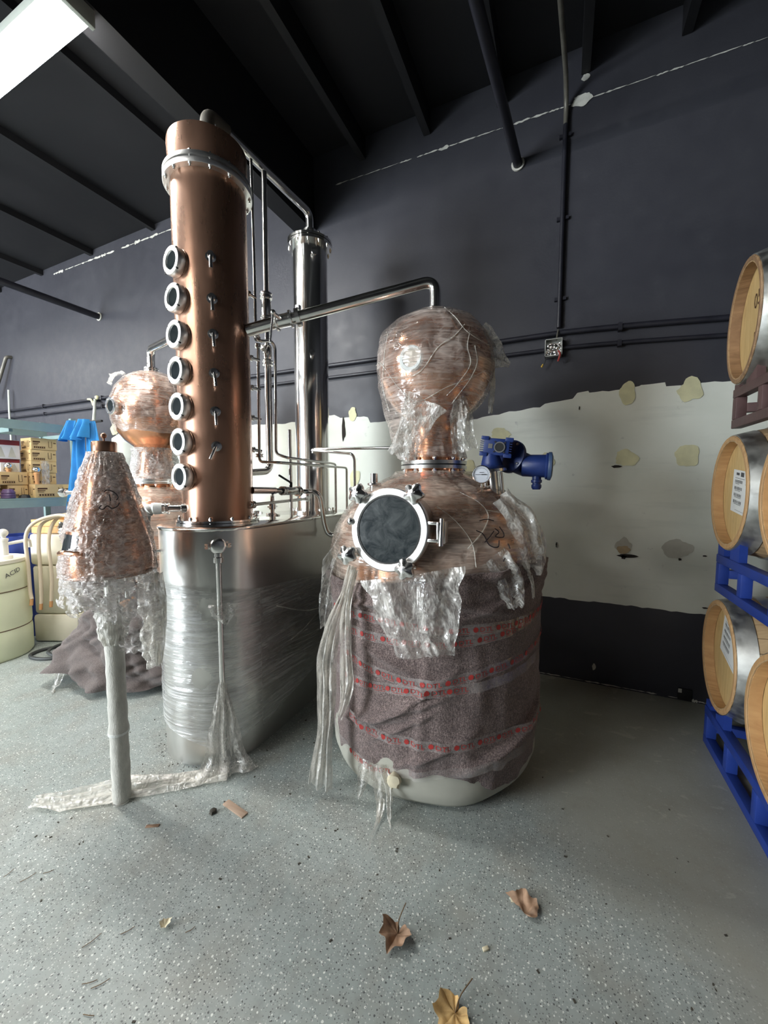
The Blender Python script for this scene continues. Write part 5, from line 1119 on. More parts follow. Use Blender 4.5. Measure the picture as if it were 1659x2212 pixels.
# ------------------------------------------------------------------ barrels and racks
def barrel_mesh(name='wine_barrel'):
    """axis along +x from the visible head at x=0; parts are children"""
    t = thing(name, (0, 0, 0), 'x', 'barrel')
    L, R0, RB = 0.90, 0.270, 0.335
    def rad(x): q = (x / L) * 2 - 1; return RB - (RB - R0) * q * q
    seg = 28; fs_ = []
    # staves: each its own piece with a fine joint
    for k in range(seg):
        a0, a1 = 2 * math.pi * (k + 0.02) / seg, 2 * math.pi * (k + 0.98) / seg
        vs, f = [], []
        xs = [0, 0.1, 0.25, L / 2, L - 0.25, L - 0.1, L]
        for x in xs:
            for a, rr in ((a0, rad(x)), (a1, rad(x)), (a1, rad(x) - 0.024), (a0, rad(x) - 0.024)): vs.append((x, rr * math.cos(a), rr * math.sin(a)))
        for i in range(len(xs) - 1):
            for j in range(4): f.append((i * 4 + j, i * 4 + (j + 1) % 4, i * 4 + 4 + (j + 1) % 4, i * 4 + 4 + j))
        f += [(3, 2, 1, 0), tuple(len(vs) - 4 + j for j in range(4))]
        part(t, 'stave', MB().add(vs, f), M['oakstave'])
    part(t, 'chime', MB().lathe([(R0 - 0.0225, 0.045), (R0 - 0.0245, 0.004), (R0 - 0.018, -0.002), (R0 - 0.003, -0.002), (R0 + 0.002, 0.004)], (0, 0, 0), 56, (1, 0, 0)), M['oakrim'], 'bevelled oak rim')
    # head boards with joints
    n = 6; rh = R0 - 0.0225
    for k in range(n):
        z0, z1 = lerp(-rh, rh, k / n) + 0.0004, lerp(-rh, rh, (k + 1) / n) - 0.0004
        P = []
        for i in range(9): z = lerp(z0, z1, i / 8); P.append((math.sqrt(max(0, rh * rh - z * z)), z))
        poly = P + [(-y, z) for y, z in P[::-1]]
        Mx = Matrix(((0, 0, 1), (0, 1, 0), (1, 0, 0)))
        part(t, 'head_board', MB().prism(poly, 0.02, Mx, (0.046, 0, 0)), M['oak'])
    for x0, x1, nm in ((0.006, 0.075, 'head_hoop'), (0.13, 0.17, 'quarter_hoop'), (0.26, 0.30, 'bilge_hoop'), (L - 0.30, L - 0.26, 'bilge_hoop'), (L - 0.17, L - 0.13, 'quarter_hoop'), (L - 0.075, L - 0.006, 'head_hoop')):
        part(t, nm, MB().lathe([(rad(x0) - 0.002, x0), (rad(x0) + 0.0035, x0), (rad(x1) + 0.0035, x1), (rad(x1) - 0.002, x1)], (0, 0, 0), 56, (1, 0, 0)), M['galv'])
    part(t, 'far_head', MB().lathe([(0, L - 0.04), (rh, L - 0.04), (rh, L - 0.06), (0, L - 0.06)], (0, 0, 0), 40, (1, 0, 0)), M['oak'])
    return t
proto = barrel_mesh()
def hand_text(parent, s, size, cx, cz, rot, mat, x=0.0445):
    mb = MB(); ca, sa = math.cos(rot), math.sin(rot)
    # the head faces -x: reading direction runs towards -y
    put_text(mb, s, size, lambda u, v: Vector((x, -(u * ca - v * sa) + cx, (u * sa + v * ca) + cz)))
    o = bpy.data.objects.new('lettering', mb.mesh('lettering')); COL.objects.link(o); o.parent = parent; o.data.materials.append(mat)
    return o
def bar_label(parent, cy, cz, w_, h_, rot, seed):
    """printed paper label: title lines, boxes and bar codes"""
    q = random.Random(seed); ca, sa = math.cos(rot), math.sin(rot)
    def F(u, v, x): return Vector((x, cy - (u * ca - v * sa), cz + (u * sa + v * ca)))
    def rect(mb, u0, v0, u1, v1, x): mb.add([F(u0, v0, x), F(u1, v0, x), F(u1, v1, x), F(u0, v1, x)], [(0, 1, 2, 3)])
    pl = MB()
    pl.add([F(-w_ / 2, -h_ / 2, 0.0452), F(w_ / 2, -h_ / 2, 0.0452), F(w_ / 2, h_ / 2, 0.0452), F(-w_ / 2, h_ / 2, 0.0452), F(-w_ / 2, -h_ / 2, 0.0442), F(w_ / 2, -h_ / 2, 0.0442), F(w_ / 2, h_ / 2, 0.0442), F(-w_ / 2, h_ / 2, 0.0442)], [(4, 5, 6, 7), (0, 1, 5, 4), (1, 2, 6, 5), (2, 3, 7, 6), (3, 0, 4, 7)])
    o = bpy.data.objects.new('paper_label', pl.mesh('paper_label')); COL.objects.link(o); o.parent = parent; o.data.materials.append(M['paper']); o['label'] = 'white printed paper label'
    ik = MB(); x = 0.0438
    rect(ik, -w_ * 0.36, h_ * 0.38, -w_ * 0.22, h_ * 0.44, x); rect(ik, -w_ * 0.16, h_ * 0.36, -w_ * 0.02, h_ * 0.46, x)
    for r_ in range(3): rect(ik, w_ * 0.06, h_ * (0.40 - r_ * 0.022), w_ * q.uniform(0.36, 0.44), h_ * (0.414 - r_ * 0.022), x)
    rect(ik, -w_ * 0.4, h_ * 0.305, w_ * 0.02, h_ * 0.315, x)
    for b in range(4):
        v1 = h_ * (0.27 - b * 0.16); u = -w_ * 0.40
        while u < -w_ * 0.06:
            d_ = q.uniform(0.004, 0.014) * w_ * 1.4; rect(ik, u, v1 - h_ * 0.07, u + d_, v1, x); u += d_ + q.uniform(0.006, 0.018) * w_
        rect(ik, -w_ * 0.38, v1 - h_ * 0.095, -w_ * q.uniform(0.05, 0.2), v1 - h_ * 0.085, x)
    rect(ik, w_ * 0.05, h_ * 0.20, w_ * 0.4, h_ * 0.206, x); rect(ik, -w_ * 0.3, -h_ * 0.44, w_ * 0.42, -h_ * 0.434, x)
    k = bpy.data.objects.new('label_print', ik.mesh('label_print')); COL.objects.link(k); k.parent = o; k.data.materials.append(M['ink']); k['kind'] = 'stuff'
BARRELS = [
    ((0.728, 2.395, 0.495), -3.1, 'oak barrel on the bottom blue rack beside the wall, tilted white label on its head', 'low'),
    ((0.728, 2.395, 1.300), -3.1, 'oak barrel on the upper blue rack by the wall, upright label and small tag', 'mid'),
    ((0.735, 2.37, 2.085), -6.0, 'dark-rimmed oak barrel on the maroon rack, stencilled 05 on its head', 'top'),
    ((0.690, 1.685, 0.495), 0, 'oak barrel on the bottom blue rack, away from the wall', 'plain'),
    ((0.690, 1.685, 1.300), 0, 'oak barrel on the upper blue rack, away from the wall', 'plain'),
]
for i, (loc, rot, lb, kind) in enumerate(BARRELS):
    b = proto if i == 0 else copy_tree(proto)
    if i: 
        for ch in list(b.children):
            if ch.name.split('.')[0] in ('paper_label', 'lettering'): 
                for g in list(ch.children): bpy.data.objects.remove(g)
                bpy.data.objects.remove(ch)
    b['_k'] = i; b.location = loc; b.rotation_euler = (0, 0, R_(rot)); b['label'] = lb; b['group'] = 'oak barrels on the steel racks'
    BARRELS[i] = (b, kind)
for b, kind in BARRELS:
    del b['_k']
    if kind == 'low': bar_label(b, -0.03, 0.07, 0.29, 0.215, -0.22, 1)
    if kind == 'mid':
        bar_label(b, -0.05, 0.0, 0.31, 0.205, -0.10, 2); bar_label(b, -0.115, 0.155, 0.06, 0.06, 0.05, 3)
    if kind == 'top':
        hand_text(b, '05', 0.10, -0.02, 0.06, 0.12, M['inkbrown']); hand_text(b, 'FW', 0.075, -0.05, -0.10, 0.05, M['inkbrown']); hand_text(b, '7', 0.05, 0.0, -0.19, 0.05, M['inkbrown'])
        for ch in b.children:
            if ch.name.startswith('chime'): ch.data = ch.data.copy(); ch.data.materials[0] = M['oakdark']
    if kind == 'plain': bar_label(b, -0.02, 0.02, 0.16, 0.22, 0.0, 4)

def rack(z0, mat, label, x0, y0, y1, h=0.19, seats=()):
    """steel barrel rack: two side frames along y (rails, uprights, curved cradles) joined by cross tubes"""
    t = thing('barrel_rack', (x0 + 0.45, (y0 + y1) / 2, z0), label, 'barrel rack', None)
    s = 0.042
    for fx, rad_ in ((x0, 0.277), (x0 + 0.84, 0.287)):
        part(t, 'bottom_rail', MB().bar((fx, y0, z0 + s / 2), (fx, y1, z0 + s / 2), s), M[mat], bevel=0.004)
        part(t, 'top_rail', MB().bar((fx, y0, z0 + h - s / 2), (fx, y1, z0 + h - s / 2), s), M[mat], bevel=0.004)
        for k, y in enumerate((y1 - 0.025, y1 - 0.29, y1 - 0.58, y1 - 0.87, y0 + 0.025)):
            part(t, 'upright', MB().bar((fx, y, z0 + s), (fx, y, z0 + h - s), s), M[mat], bevel=0.003)
        for yc, zc, rot in seats:
            yy = yc + math.sin(R_(rot)) * (fx - x0)
            for a_, b_ in ((-0.16, -0.06), (0.06, 0.16)):
                if yy + b_ > y1: a_, b_ = 0.015, min(0.16, y1 - yy)
                zb = z0 + h - 0.002; tp = [(yy + lerp(a_, b_, q / 4), zc - math.sqrt(rad_ ** 2 - lerp(a_, b_, q / 4) ** 2) + 0.002) for q in range(5)]
                part(t, 'cradle', MB().prism([(yy + a_, zb)] + [(yy + b_, zb)] + tp[::-1], 0.03, Matrix(((0, 0, 1), (1, 0, 0), (0, 1, 0))), (fx - 0.015, 0, 0)), M[mat])
    for y in (y1 - 0.03, y1 - 0.62, y0 + 0.03):
        part(t, 'cross_tube', MB().bar((x0 + 0.02, y, z0 + h * 0.5), (x0 + 0.82, y, z0 + h * 0.5), s, s), M[mat], bevel=0.003)
    return t
rack(0.0, 'rackblue', 'blue steel barrel rack standing on the floor under the lowest barrels', 0.735, 1.28, 2.47, 0.20, ((2.395, 0.495, -3.1), (1.685, 0.495, 0)))
rack(0.80, 'rackblue', 'blue steel barrel rack between the lowest and the middle barrels', 0.75, 1.28, 2.49, 0.19, ((2.395, 1.300, -3.1), (1.685, 1.300, 0)))
rack(1.61, 'rackmaroon', 'scuffed maroon steel barrel rack under the top barrel', 0.76, 1.28, 2.44, 0.185, ((2.37, 2.085, -6.0),))

# ------------------------------------------------------------------ shelf unit and its load (far left)
HX = -4.80
sh = thing('shelf_unit', (HX - 0.3, 1.4, 0), 'grey-green steel shelving loaded with cartons', 'shelf')
for x in (HX, HX - 0.6):
    part(sh, 'top_beam', MB().bar((x, 0.2, 1.915), (x, 2.50, 1.915), 0.035, 0.085), M['shelf'])
    part(sh, 'shelf_beam', MB().bar((x, 0.2, 1.15), (x, 2.50, 1.15), 0.035, 0.075), M['shelf'])
    for y in (2.475, 0.22): part(sh, 'post', MB().box((x - 0.02, y, 1.02), (0.04, 0.05, 2.04)), M['shelf'])
part(sh, 'shelf_board', MB().box((HX - 0.3, 1.35, 1.1965), (0.62, 2.30, 0.014)), M['shelf'])
for y in (0.22, 1.2, 2.475): part(sh, 'cross_bar', MB().bar((HX, y, 1.86), (HX - 0.6, y, 1.86), 0.03, 0.04), M['shelf'])
part(sh, 'cross_bar', MB().bar((HX - 0.02, 1.95, 1.865), (HX - 0.58, 1.95, 1.865), 0.03, 0.045), M['shelf'])
ZS = 1.204
def carton(x, y, z, d, rz, label, group, white=False, print_=True):
    """x,y: front corner region centre; d=(depth x, width y, height)"""
    t = thing('carton', (x, y, z), label, 'box', group, rz)
    Rz = Matrix.Rotation(0, 3, 'Z')
    m = M['whitebox'] if white else M['carton']
    part(t, 'body', MB().box((x, y, z + d[2] / 2), d), m, bevel=0.002)
    if white:
        part(t, 'band', MB().box((x, y, z + d[2] * 0.86), (d[0] + 0.003, d[1] + 0.003, d[2] * 0.26)), M['redband'], 'dark red band')
        for k in (-0.25, 0.25):
            c = Vector((x + d[0] / 2 + 0.002, y + k * d[1] * 0.8, z + d[2] * 0.36)); part(t, 'glass_picture', MB().add([c + Vector((0, a, b * d[2] / 0.185)) for a, b in ((-0.03, -0.05), (0.03, -0.05), (0.018, 0.0), (0.004, 0.05), (-0.004, 0.05), (-0.018, 0.0))], [(0, 1, 2, 3, 4, 5)]), M['gluegrey'], 'printed picture of a glass')
            c = Vector((x + k * d[0] * 0.8, y - d[1] / 2 - 0.002, z + d[2] * 0.36)); part(t, 'glass_picture', MB().add([c + Vector((a, 0, b * d[2] / 0.185)) for a, b in ((-0.03, -0.05), (0.03, -0.05), (0.018, 0.0), (0.004, 0.05), (-0.004, 0.05), (-0.018, 0.0))], [(0, 1, 2, 3, 4, 5)]), M['gluegrey'])
    elif print_:
        ik = MB(); X = x + d[0] / 2 + 0.002; H_ = d[2]; W2 = d[1]; Y = y - d[1] / 2 - 0.002; D2_ = d[0]
        def r1(a, b, c, e): ik.add([(X, y + a * W2, z + b * H_), (X, y + c * W2, z + b * H_), (X, y + c * W2, z + e * H_), (X, y + a * W2, z + e * H_)], [(0, 1, 2, 3)])
        def r2(a, b, c, e): ik.add([(x + a * D2_, Y, z + b * H_), (x + c * D2_, Y, z + b * H_), (x + c * D2_, Y, z + e * H_), (x + a * D2_, Y, z + e * H_)], [(0, 1, 2, 3)])
        for r_ in (r1, r2):
            r_(-0.44, 0.62, -0.16, 0.74); r_(-0.44, 0.50, -0.22, 0.56); r_(-0.44, 0.40, -0.26, 0.44)
            for q in range(6): r_(-0.40 + q * 0.075, 0.14, -0.35 + q * 0.075, 0.26)
            r_(-0.43, 0.11, 0.04, 0.125); r_(-0.43, 0.275, 0.04, 0.29)
            r_(0.16, 0.24, 0.18, 0.78); r_(0.30, 0.24, 0.28, 0.78); r_(0.17, 0.22, 0.29, 0.25); r_(0.36, 0.6, 0.46, 0.68)
        part(t, 'print', ik, M['inkbrown'], 'brown carton print', kind='stuff')
        part(t, 'tape_strip', MB().box((x, y, z + d[2] + 0.0008), (d[0] + 0.001, 0.05, 0.0014)), M['cartonside'])
    return t
g = 'kraft cartons on the grey-green shelf'
carton(-4.95, 2.262, ZS, (0.26, 0.30, 0.135), 0, 'wide kraft carton lying on the shelf below the four stacked cartons', g)
for k in range(4):
    carton(-5.0 + 0.008 * (k % 2), 2.225 + 0.006 * k, ZS + 0.137 + 0.118 * k, (0.20, 0.22, 0.116), 0, 'kraft carton in the stack of four on the shelf, %s' % ('bottom of the stack', 'second from the bottom', 'second from the top', 'top of the stack')[k], g)
carton(-5.02, 2.02, ZS, (0.18, 0.16, 0.13), 0, 'kraft carton on the shelf under the carton with the short wooden handle', g)
carton(-5.02, 1.99, ZS + 0.132, (0.20, 0.22, 0.125), 0, 'kraft carton under the short ball-topped wooden handle', g)
carton(-5.08, 2.0, ZS + 0.260, (0.16, 0.15, 0.125), 0, 'small white carton with a dark red band, beneath the larger one', 'white cartons with red bands', True)
carton(-5.07, 1.97, ZS + 0.387, (0.18, 0.21, 0.185), 0, 'larger white carton with a dark red band and glass pictures', 'white cartons with red bands', True)
carton(-4.98, 1.76, ZS, (0.20, 0.18, 0.16), 0.0, 'open brown carton beside the purple pot on the shelf', g, False, False)
def handle(x, y, z, h, lb):
    t = thing('tap_handle', (x, y, z), lb, 'tap handle', 'ball-topped wooden handles on the shelf')
    part(t, 'stick', MB().lathe([(0, 0), (0.02, 0.002), (0.018, 0.02), (0.024, h * 0.8), (0.028, h - 0.01), (0.022, h), (0, h)], (x, y, z), 18), M['dowel'])
    part(t, 'ball', MB().sphere((x, y, z + h + 0.030), 0.034, 24, 14), M['chrome'], 'mirror-bright steel ball')
handle(-4.853, 2.147, ZS + 0.135, 0.12, 'tall ball-topped wooden handle in front of the stack of four cartons')
handle(-4.948, 1.965, ZS + 0.258, 0.03, 'short ball-topped wooden handle standing on a kraft carton')
handle(-4.835, 1.79, ZS + 0.0, 0.255, 'ball-topped wooden handle near the open brown carton')
pp = MB().lathe([(0, 0), (0.05, 0.0), (0.055, 0.01), (0.052, 0.02), (0.056, 0.03), (0.05, 0.045), (0.054, 0.055), (0.04, 0.085), (0.03, 0.09), (0, 0.09)], (-4.848, 1.91, ZS), 24)
single('plastic_pot', pp, M['purple'], 'purple ribbed plastic pot upside down on the shelf', 'pot', org=(-4.848, 1.91, ZS))
single('black_bag', MB().lathe([(0, 0), (0.048, 0.0), (0.038, 0.025), (0.018, 0.035), (0, 0.036)], (-4.857, 2.04, ZS), 18, fn=lambda r, a, z: r * (1 + 0.25 * n3(math.cos(a) * 2, math.sin(a) * 2, z * 30))), M['gasket'], 'small crumpled black bag on the shelf in front of the cartons', 'bag')
single('clear_bag', MB().grid(lambda u, v: (Vector((-4.87 + 0.01 * n3(u * 4, v * 4), 2.195 + 0.07 * u + 0.01 * n3(u * 5, v * 6, 2), ZS + 0.138 + 0.24 * v)), (u * 0.1, v * 0.3)), 12, 24), M['film'], 'clear plastic sleeve leaning against the stacked cartons', 'plastic sleeve', sharp=180)
single('blue_box', MB().box((-5.22, 1.76, ZS + 0.16), (0.2, 0.16, 0.32)).box((-5.2, 1.86, ZS + 0.28), (0.1, 0.10, 0.03)), M['bluetub'], 'blue plastic crate beside the white cartons on the shelf', 'crate', bevel=0.004)
single('cable', MB().tube(catmull([(-7.0, WY - 0.052, 2.64), (-7.02, WY - 0.052, 2.3), (-7.02, WY - 0.052, 1.9)]), 0.012, 8), M['lampbody'], 'thin pale conduit drop on the wall above the shelving', 'conduit')
single('wall_bracket', MB().tube(fillet([(-6.98, WY - 0.002, 3.09), (-6.98, WY - 0.06, 3.08), (-7.3, WY - 0.10, 2.55)], 0.03), 0.022, 10), M['conduit'], 'pale slanting pipe bracket high on the wall near the shelving', 'bracket')

# blue cloths hanging at the wall
hk = thing('wall_hook', (-4.98, WY - 0.02, 2.10), 'pale conduit stub with hooks holding the blue cloths', 'hook')
part(hk, 'stub', MB().tube(catmull([(-5.08, WY - 0.03, 2.34), (-4.80, WY - 0.20, 2.16), (-4.50, WY - 0.38, 2.0)]), 0.016, 10), M['lampbody'])
part(hk, 'hook_bar', MB().box((-4.54, WY - 0.385, 1.995), (0.38, 0.02, 0.02)), M['gasket'])
part(hk, 'fitting', MB().tube(catmull([(-5.22, WY - 0.03, 2.36), (-5.12, WY - 0.05, 2.34), (-5.08, WY - 0.05, 2.27)]), 0.012, 8).sphere((-5.02, WY - 0.04, 2.36), 0.025, 10), M['glue'])
def cloth(xa, xb, z1, z0, x0b, x1b, seed, y, dy=0.08):
    def fn(u, v):
        w0 = lerp(xa, x0b, v ** 0.85); w1 = lerp(xb, x1b, v ** 0.85); x = lerp(w0, w1, u)
        yy = lerp(y, y - dy, v) - 0.03 * math.sin(u * 17 + seed + 2 * n3(v * 2, seed)) * (0.35 + v) - 0.05 * math.sin(math.pi * u)
        return Vector((x, yy, lerp(z1, z0, v) + 0.015 * math.sin(u * 9 + seed) * v)), (u, v)
    return MB().grid(fn, 40, 40)
def cloth_thing(lb, seed, xa, xb, z1, z0, x0b, x1b, y):
    t = thing('hanging_cloth', ((xa + xb) / 2, y, z0), lb, 'cloth', 'blue cloths hanging at the wall')
    part(t, 'cloth', cloth(xa, xb, z1, z0, x0b, x1b, seed, y), M['bluecloth'], sharp=180)
    part(t, 'collar_flap', cloth(xa - 0.005, xb + 0.005, z1 + 0.01, z1 - 0.19, xa - 0.04, xb + 0.03, seed + 2, y - 0.07, 0.05), M['bluecloth'], sharp=180)
cloth_thing('blue cloth hanging from the wall hook, wider and nearer the shelving', 1, -4.69, -4.575, 1.985, 1.06, -4.765, -4.46, WY - 0.43)
cloth_thing('blue cloth hanging from the wall hook, narrower and nearer the far still', 4, -4.50, -4.37, 1.985, 1.10, -4.42, -4.06, WY - 0.43)

# ------------------------------------------------------------------ plastic drum, square tank, crate, hoses
dr = thing('plastic_drum', (-4.02, 1.48, 0), 'round milky plastic drum with ACID handwritten on it', 'drum')
DX, DY = -4.03, 1.42
part(dr, 'drum_body', MB().lathe([(0, 0.0), (0.235, 0.0), (0.25, 0.02), (0.252, 0.20), (0.246, 0.235), (0.252, 0.27), (0.25, 0.50), (0.244, 0.53), (0.25, 0.56), (0.248, 0.70), (0.24, 0.735), (0.225, 0.745)], (DX, DY, 0), 56), M['poly2'])
part(dr, 'lid', MB().lathe([(0.228, 0.735), (0.244, 0.74), (0.244, 0.765), (0.225, 0.77), (0.2, 0.758), (0, 0.758)], (DX, DY, 0), 56), M['poly'])
for z in (0.235, 0.53): part(dr, 'groove', MB().lathe([(0.2475, z - 0.004), (0.2485, z), (0.2475, z + 0.004)], (DX, DY, 0), 56), M['twig'])
tx = MB(); put_text(tx, 'ACID', 0.048, lambda u, v: polar(R_(17) + (u * 0.96 - v * 0.28) / 0.25, 0.2515, 0.655 + v * 0.96 + u * 0.36, (DX, DY)), 1.0)
part(dr, 'handwriting', tx, M['ink'], 'handwritten ACID', kind='stuff')
pu = thing('hand_pump', (-3.93, 1.50, 0.758), 'white plastic hand pump standing on the drum lid', 'pump')
part(pu, 'cap', MB().lathe([(0, 0.758), (0.05, 0.758), (0.05, 0.785), (0.04, 0.792), (0, 0.793)], (-3.93, 1.50, 0), 24), M['whiteplastic'])
part(pu, 'barrel', MB().lathe([(0.026, 0.79), (0.026, 0.90), (0.03, 0.904), (0.03, 0.92), (0.016, 0.925), (0.016, 0.945), (0, 0.945)], (-3.93, 1.50, 0), 20), M['whiteplastic'])
part(pu, 'ball_grip', MB().sphere((-3.93, 1.50, 0.965), 0.032, 20, 12), M['whiteplastic'])
part(pu, 'spout', MB().tube(fillet([(-3.93, 1.50, 0.875), (-3.86, 1.63, 0.90), (-3.858, 1.634, 0.84)], 0.015), 0.013, 12), M['whiteplastic'])
sq = thing('square_tank', (-3.93, 1.92, 0), 'tall square white plastic tank under the wooden crate', 'tank')
RQ = Matrix.Rotation(R_(24), 3, 'Z')
def sqb(w_, z0, z1, tp=0.0):
    mb = MB(); mb.box((-3.95, 1.95, (z0 + z1) / 2), (w_, w_, z1 - z0), RQ); return mb
part(sq, 'lower_body', sqb(0.385, 0.0, 0.24), M['poly'], bevel=0.03)
part(sq, 'middle_body', sqb(0.365, 0.24, 0.66), M['poly'], bevel=0.028)
part(sq, 'upper_body', sqb(0.378, 0.66, 0.93), M['poly'], bevel=0.03)
cr = thing('wooden_crate', (-3.90, 1.95, 0.93), 'shallow pine crate of coiled hoses resting on the square white tank', 'crate')
c0 = Vector((-3.93, 1.95, 0.93))
for sy in (-1, 1):
    for k in range(2): part(cr, 'plank', MB().box(c0 + RQ @ Vector((0, sy * 0.165, 0.031 + k * 0.058)), (0.36, 0.014, 0.054), RQ), M['cratewood'])
for sx in (-1, 1):
    for k in range(2): part(cr, 'plank', MB().box(c0 + RQ @ Vector((sx * 0.18, 0, 0.031 + k * 0.058)), (0.014, 0.318, 0.054), RQ), M['cratewood'])
part(cr, 'bottom_board', MB().box(c0 + Vector((0, 0, 0.006)), (0.35, 0.32, 0.008), RQ), M['cratewood'])
for k, (pts, lb) in enumerate((([(-3.60, 1.825, 1.07), (-3.71, 1.76, 1.09), (-3.80, 1.65, 1.04), (-3.835, 1.60, 0.93), (-3.83, 1.60, 0.70), (-3.825, 1.60, 0.50), (-3.81, 1.60, 0.43)], 'clear beige hose looping furthest out from the pine crate'), ([(-3.63, 1.875, 1.07), (-3.735, 1.81, 1.085), (-3.80, 1.70, 1.03), (-3.81, 1.67, 0.90), (-3.805, 1.665, 0.65), (-3.80, 1.66, 0.46), (-3.80, 1.655, 0.38)], 'clear beige hose hanging between the other two over the crate edge'), ([(-3.66, 1.955, 1.07), (-3.75, 1.90, 1.085), (-3.775, 1.815, 1.08), (-3.78, 1.75, 1.0), (-3.782, 1.722, 0.86), (-3.77, 1.725, 0.6), (-3.77, 1.715, 0.45), (-3.77, 1.71, 0.39)], 'clear beige hose hanging closest to the square tank'))):
    t = thing('hose', pts[-1], lb, 'hose', 'beige hoses over the crate')
    part(t, 'tube', MB().tube(catmull(pts, 8), 0.0135, 10), M['hose'])
    part(t, 'fitting', MB().cyl(pts[-1], Vector(pts[-1]) + Vector((0.0, -0.005, -0.05)), 0.012, 10), M['dowel'])
single('valve_handle', MB().lathe([(0, -0.012), (0.03, -0.012), (0.04, 0.0), (0.03, 0.012), (0, 0.014)], (-3.69, 1.79, 1.0), 24, (0.75, -0.6, 0.2), fn=lambda r, a, z: r * (1 + 0.15 * math.cos(5 * a))), M['chrome'], 'lobed chrome valve wheel lying at the corner of the pine crate', 'valve')
single('blue_tub', MB().lathe([(0, 0), (0.13, 0.0), (0.15, 0.86), (0.16, 0.87), (0.16, 0.90), (0.14, 0.90), (0.13, 0.5), (0, 0.5)], (-4.33, 1.73, 0), 32), M['bluetub'], 'blue plastic tub behind the drum and the square tank', 'tub')
single('black_cable', MB().tube(catmull([(-3.62, 1.78, 0.014), (-3.75, 1.66, 0.014), (-3.735, 1.54, 0.014), (-3.62, 1.52, 0.014), (-3.50, 1.58, 0.014), (-3.45, 1.72, 0.014), (-3.58, 1.84, 0.018), (-3.70, 1.74, 0.030), (-3.62, 1.60, 0.030), (-3.40, 1.62, 0.016), (-3.28, 1.70, 0.014)]), 0.012, 10), M['cable'], 'loose loops of black cable on the floor beside the square tank', 'cable')

# ------------------------------------------------------------------ leaves and litter on the floor
def leaf(loc, size, rz, mat, label, seed, curl=0.3, half=False, stem=True):
    t = thing('dry_leaf', loc, label, 'leaf', None, 0.0); L = Vector(loc)
    tips = [(0, 1.0), (10, 0.86), (20, 0.72), (34, 0.84), (42, 0.95), (52, 0.82), (62, 0.68), (76, 0.72), (86, 0.84), (100, 0.66), (118, 0.52), (150, 0.46), (180, 0.16), (210, 0.46), (242, 0.52), (260, 0.66), (274, 0.84), (284, 0.72), (298, 0.68), (308, 0.82), (318, 0.95), (326, 0.84), (340, 0.72), (350, 0.86), (360, 1.0)]
    def P(a, q):
        r = interp(tips, a % 360) * (1 + 0.12 * n3(a * 0.05, seed)) * q; x, y = r * math.sin(R_(a)) * size, r * math.cos(R_(a)) * size
        z = 0.008 + curl * size * (abs(x) / size) ** 1.5 * (1 + 0.5 * n3(seed, 2)) + 0.22 * size * (n3(x * 34 + seed, y * 34, 1) + 0.6 * abs(math.sin(a * 0.07)) * q)
        return Vector((x, y, max(0.004, z)))
    Rm = Matrix.Rotation(rz, 3, 'Z'); mb = MB(); n, m = 60, 7; a0, a1 = (0, 180) if half else (0, 360)
    def fn(u, v): return L + Rm @ P(lerp(a0, a1, u), v), (u, v)
    part(t, 'blade', mb.grid(fn, n, m), M[mat], sharp=30)
    if stem: part(t, 'stem', MB().tube(catmull([L + Rm @ Vector((0, 0, 0.01)), L + Rm @ Vector((0.01, -0.45 * size, 0.02)), L + Rm @ Vector((0.25 * size, -1.3 * size, 0.022))]), 0.0016, 5), M['twig'])
    return t
leaf((-0.405, 0.985, 0.0), 0.060, R_(172), 'leaf', 'curled brown maple leaf with a long upright stem on the floor', 3, 0.75)
leaf((-0.065, 1.20, 0.0), 0.078, R_(55), 'leaf', 'flat torn half of a brown leaf on the floor', 9, 0.15, True, False)
leaf((-0.205, 0.885, 0.0), 0.062, R_(150), 'leaftan', 'tan yellow leaf with a dark vein on the floor', 14, 0.3)
def scrap(name, loc, d, rz, mat, lb, cat, grp=None):
    mb = MB().box(Vector(loc) + Vector((0, 0, d[2] / 2)), d, Matrix.Rotation(rz, 3, 'Z'))
    return single(name, mb, M[mat], lb, cat, grp, bevel=min(d) * 0.2)
scrap('wood_offcut', (-1.19, 1.125, 0), (0.125, 0.03, 0.006), R_(-8), 'chipwood', 'thin flat wood offcut lying in front of the steel tank', 'offcut')
single('dirt_clod', MB().lathe([(0, 0), (0.014, 0.002), (0.012, 0.012), (0, 0.018)], (-1.26, 1.075, 0), 12, fn=lambda r, a, z: r * (1 + 0.5 * n3(math.cos(a) * 2, math.sin(a) * 2, z * 90))), M['debris'], 'small greenish dirt clod beside the wood offcut', 'clod')
scrap('bark_chip', (-1.425, 0.93, 0), (0.05, 0.012, 0.004), R_(30), 'leaf', 'reddish bark chip in front of the wrapped leg', 'chip')
leaf((-1.055, 0.712, 0), 0.022, R_(20), 'pale', 'tiny pale curled leaf scrap on the open floor', 22, 0.8, False, False)
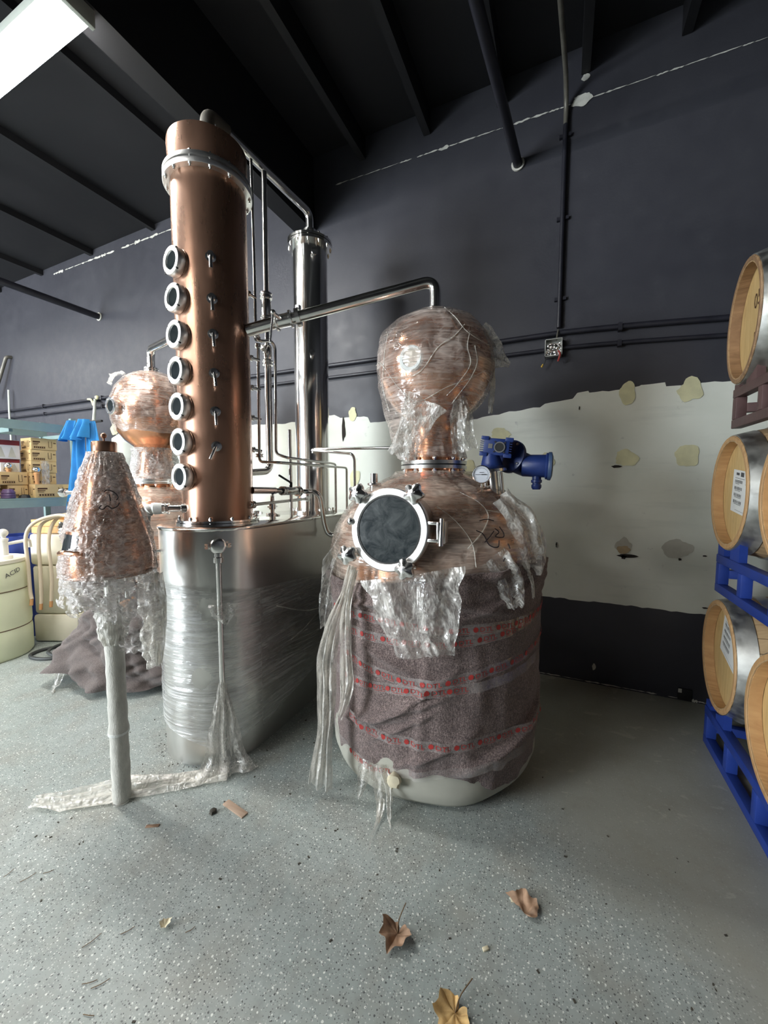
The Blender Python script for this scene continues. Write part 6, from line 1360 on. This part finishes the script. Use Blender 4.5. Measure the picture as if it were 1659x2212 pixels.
scrap('paper_scrap', (-0.105, 1.235, 0), (0.012, 0.02, 0.003), R_(20), 'pale', 'pale chip beside the torn half leaf', 'scrap')
scrap('paper_scrap', (-0.16, 1.06, 0), (0.018, 0.01, 0.006), R_(40), 'pale', 'cream crumb between the leaves on the floor', 'scrap')
q = random.Random(11)
TW = [((-1.15, 0.66), 0.06, 60), ((-1.22, 0.60), 0.08, 75), ((-1.12, 0.54), 0.06, 40), ((-1.09, 0.55), 0.07, 55), ((-1.62, 0.62), 0.07, 75), ((-1.58, 0.66), 0.05, 50), ((-1.70, 0.60), 0.05, 100), ((-0.98, 0.74), 0.045, 62), ((-1.05, 0.50), 0.05, 20)]
for k, ((x, y), L, a) in enumerate(TW):
    L *= 0.6
    dx, dy = math.cos(R_(a)) * L / 2, math.sin(R_(a)) * L / 2
    single('twig', MB().tube(catmull([(x - dx, y - dy, 0.003), (x + 0.004, y, 0.004), (x + dx, y + dy, 0.003)]), 0.0010, 5), M['twig'], 'tiny dry twig lying on the open floor', 'twig', 'twigs scattered on the floor')
sp = MB()
for k in range(160):
    x, y = q.uniform(-2.3, 0.5), q.uniform(0.5, 1.9)
    if math.hypot(x - AX, y - AY) < 0.55 or (abs(x - TX0) < 0.33 and y > 1.15): continue
    s = q.uniform(0.0015, 0.005); a = q.uniform(0, 6.3)
    sp.box((x, y, s * 0.25), (s * 1.8, s, s * 0.5), Matrix.Rotation(a, 3, 'Z'))
ring = stadium(0.0, 40)
for k in range(60):
    i = q.randrange(2, 34); x, y = ring[i]; o = abs(q.gauss(0.012, 0.022)) + 0.004; a = math.atan2(y - TY0, x - TX0)
    s = q.uniform(0.0012, 0.004); sp.box((x + o * math.cos(a) + q.uniform(-.01, .01), y + o * math.sin(a) - abs(q.uniform(0, .01)), s * 0.25), (s * 1.8, s, s * 0.5), Matrix.Rotation(a, 3, 'Z'))
single('floor_crumbs', sp, M['debris'], 'scattered dark crumbs and grit on the speckled floor', 'debris', None, (0, 0, 0), 'stuff')
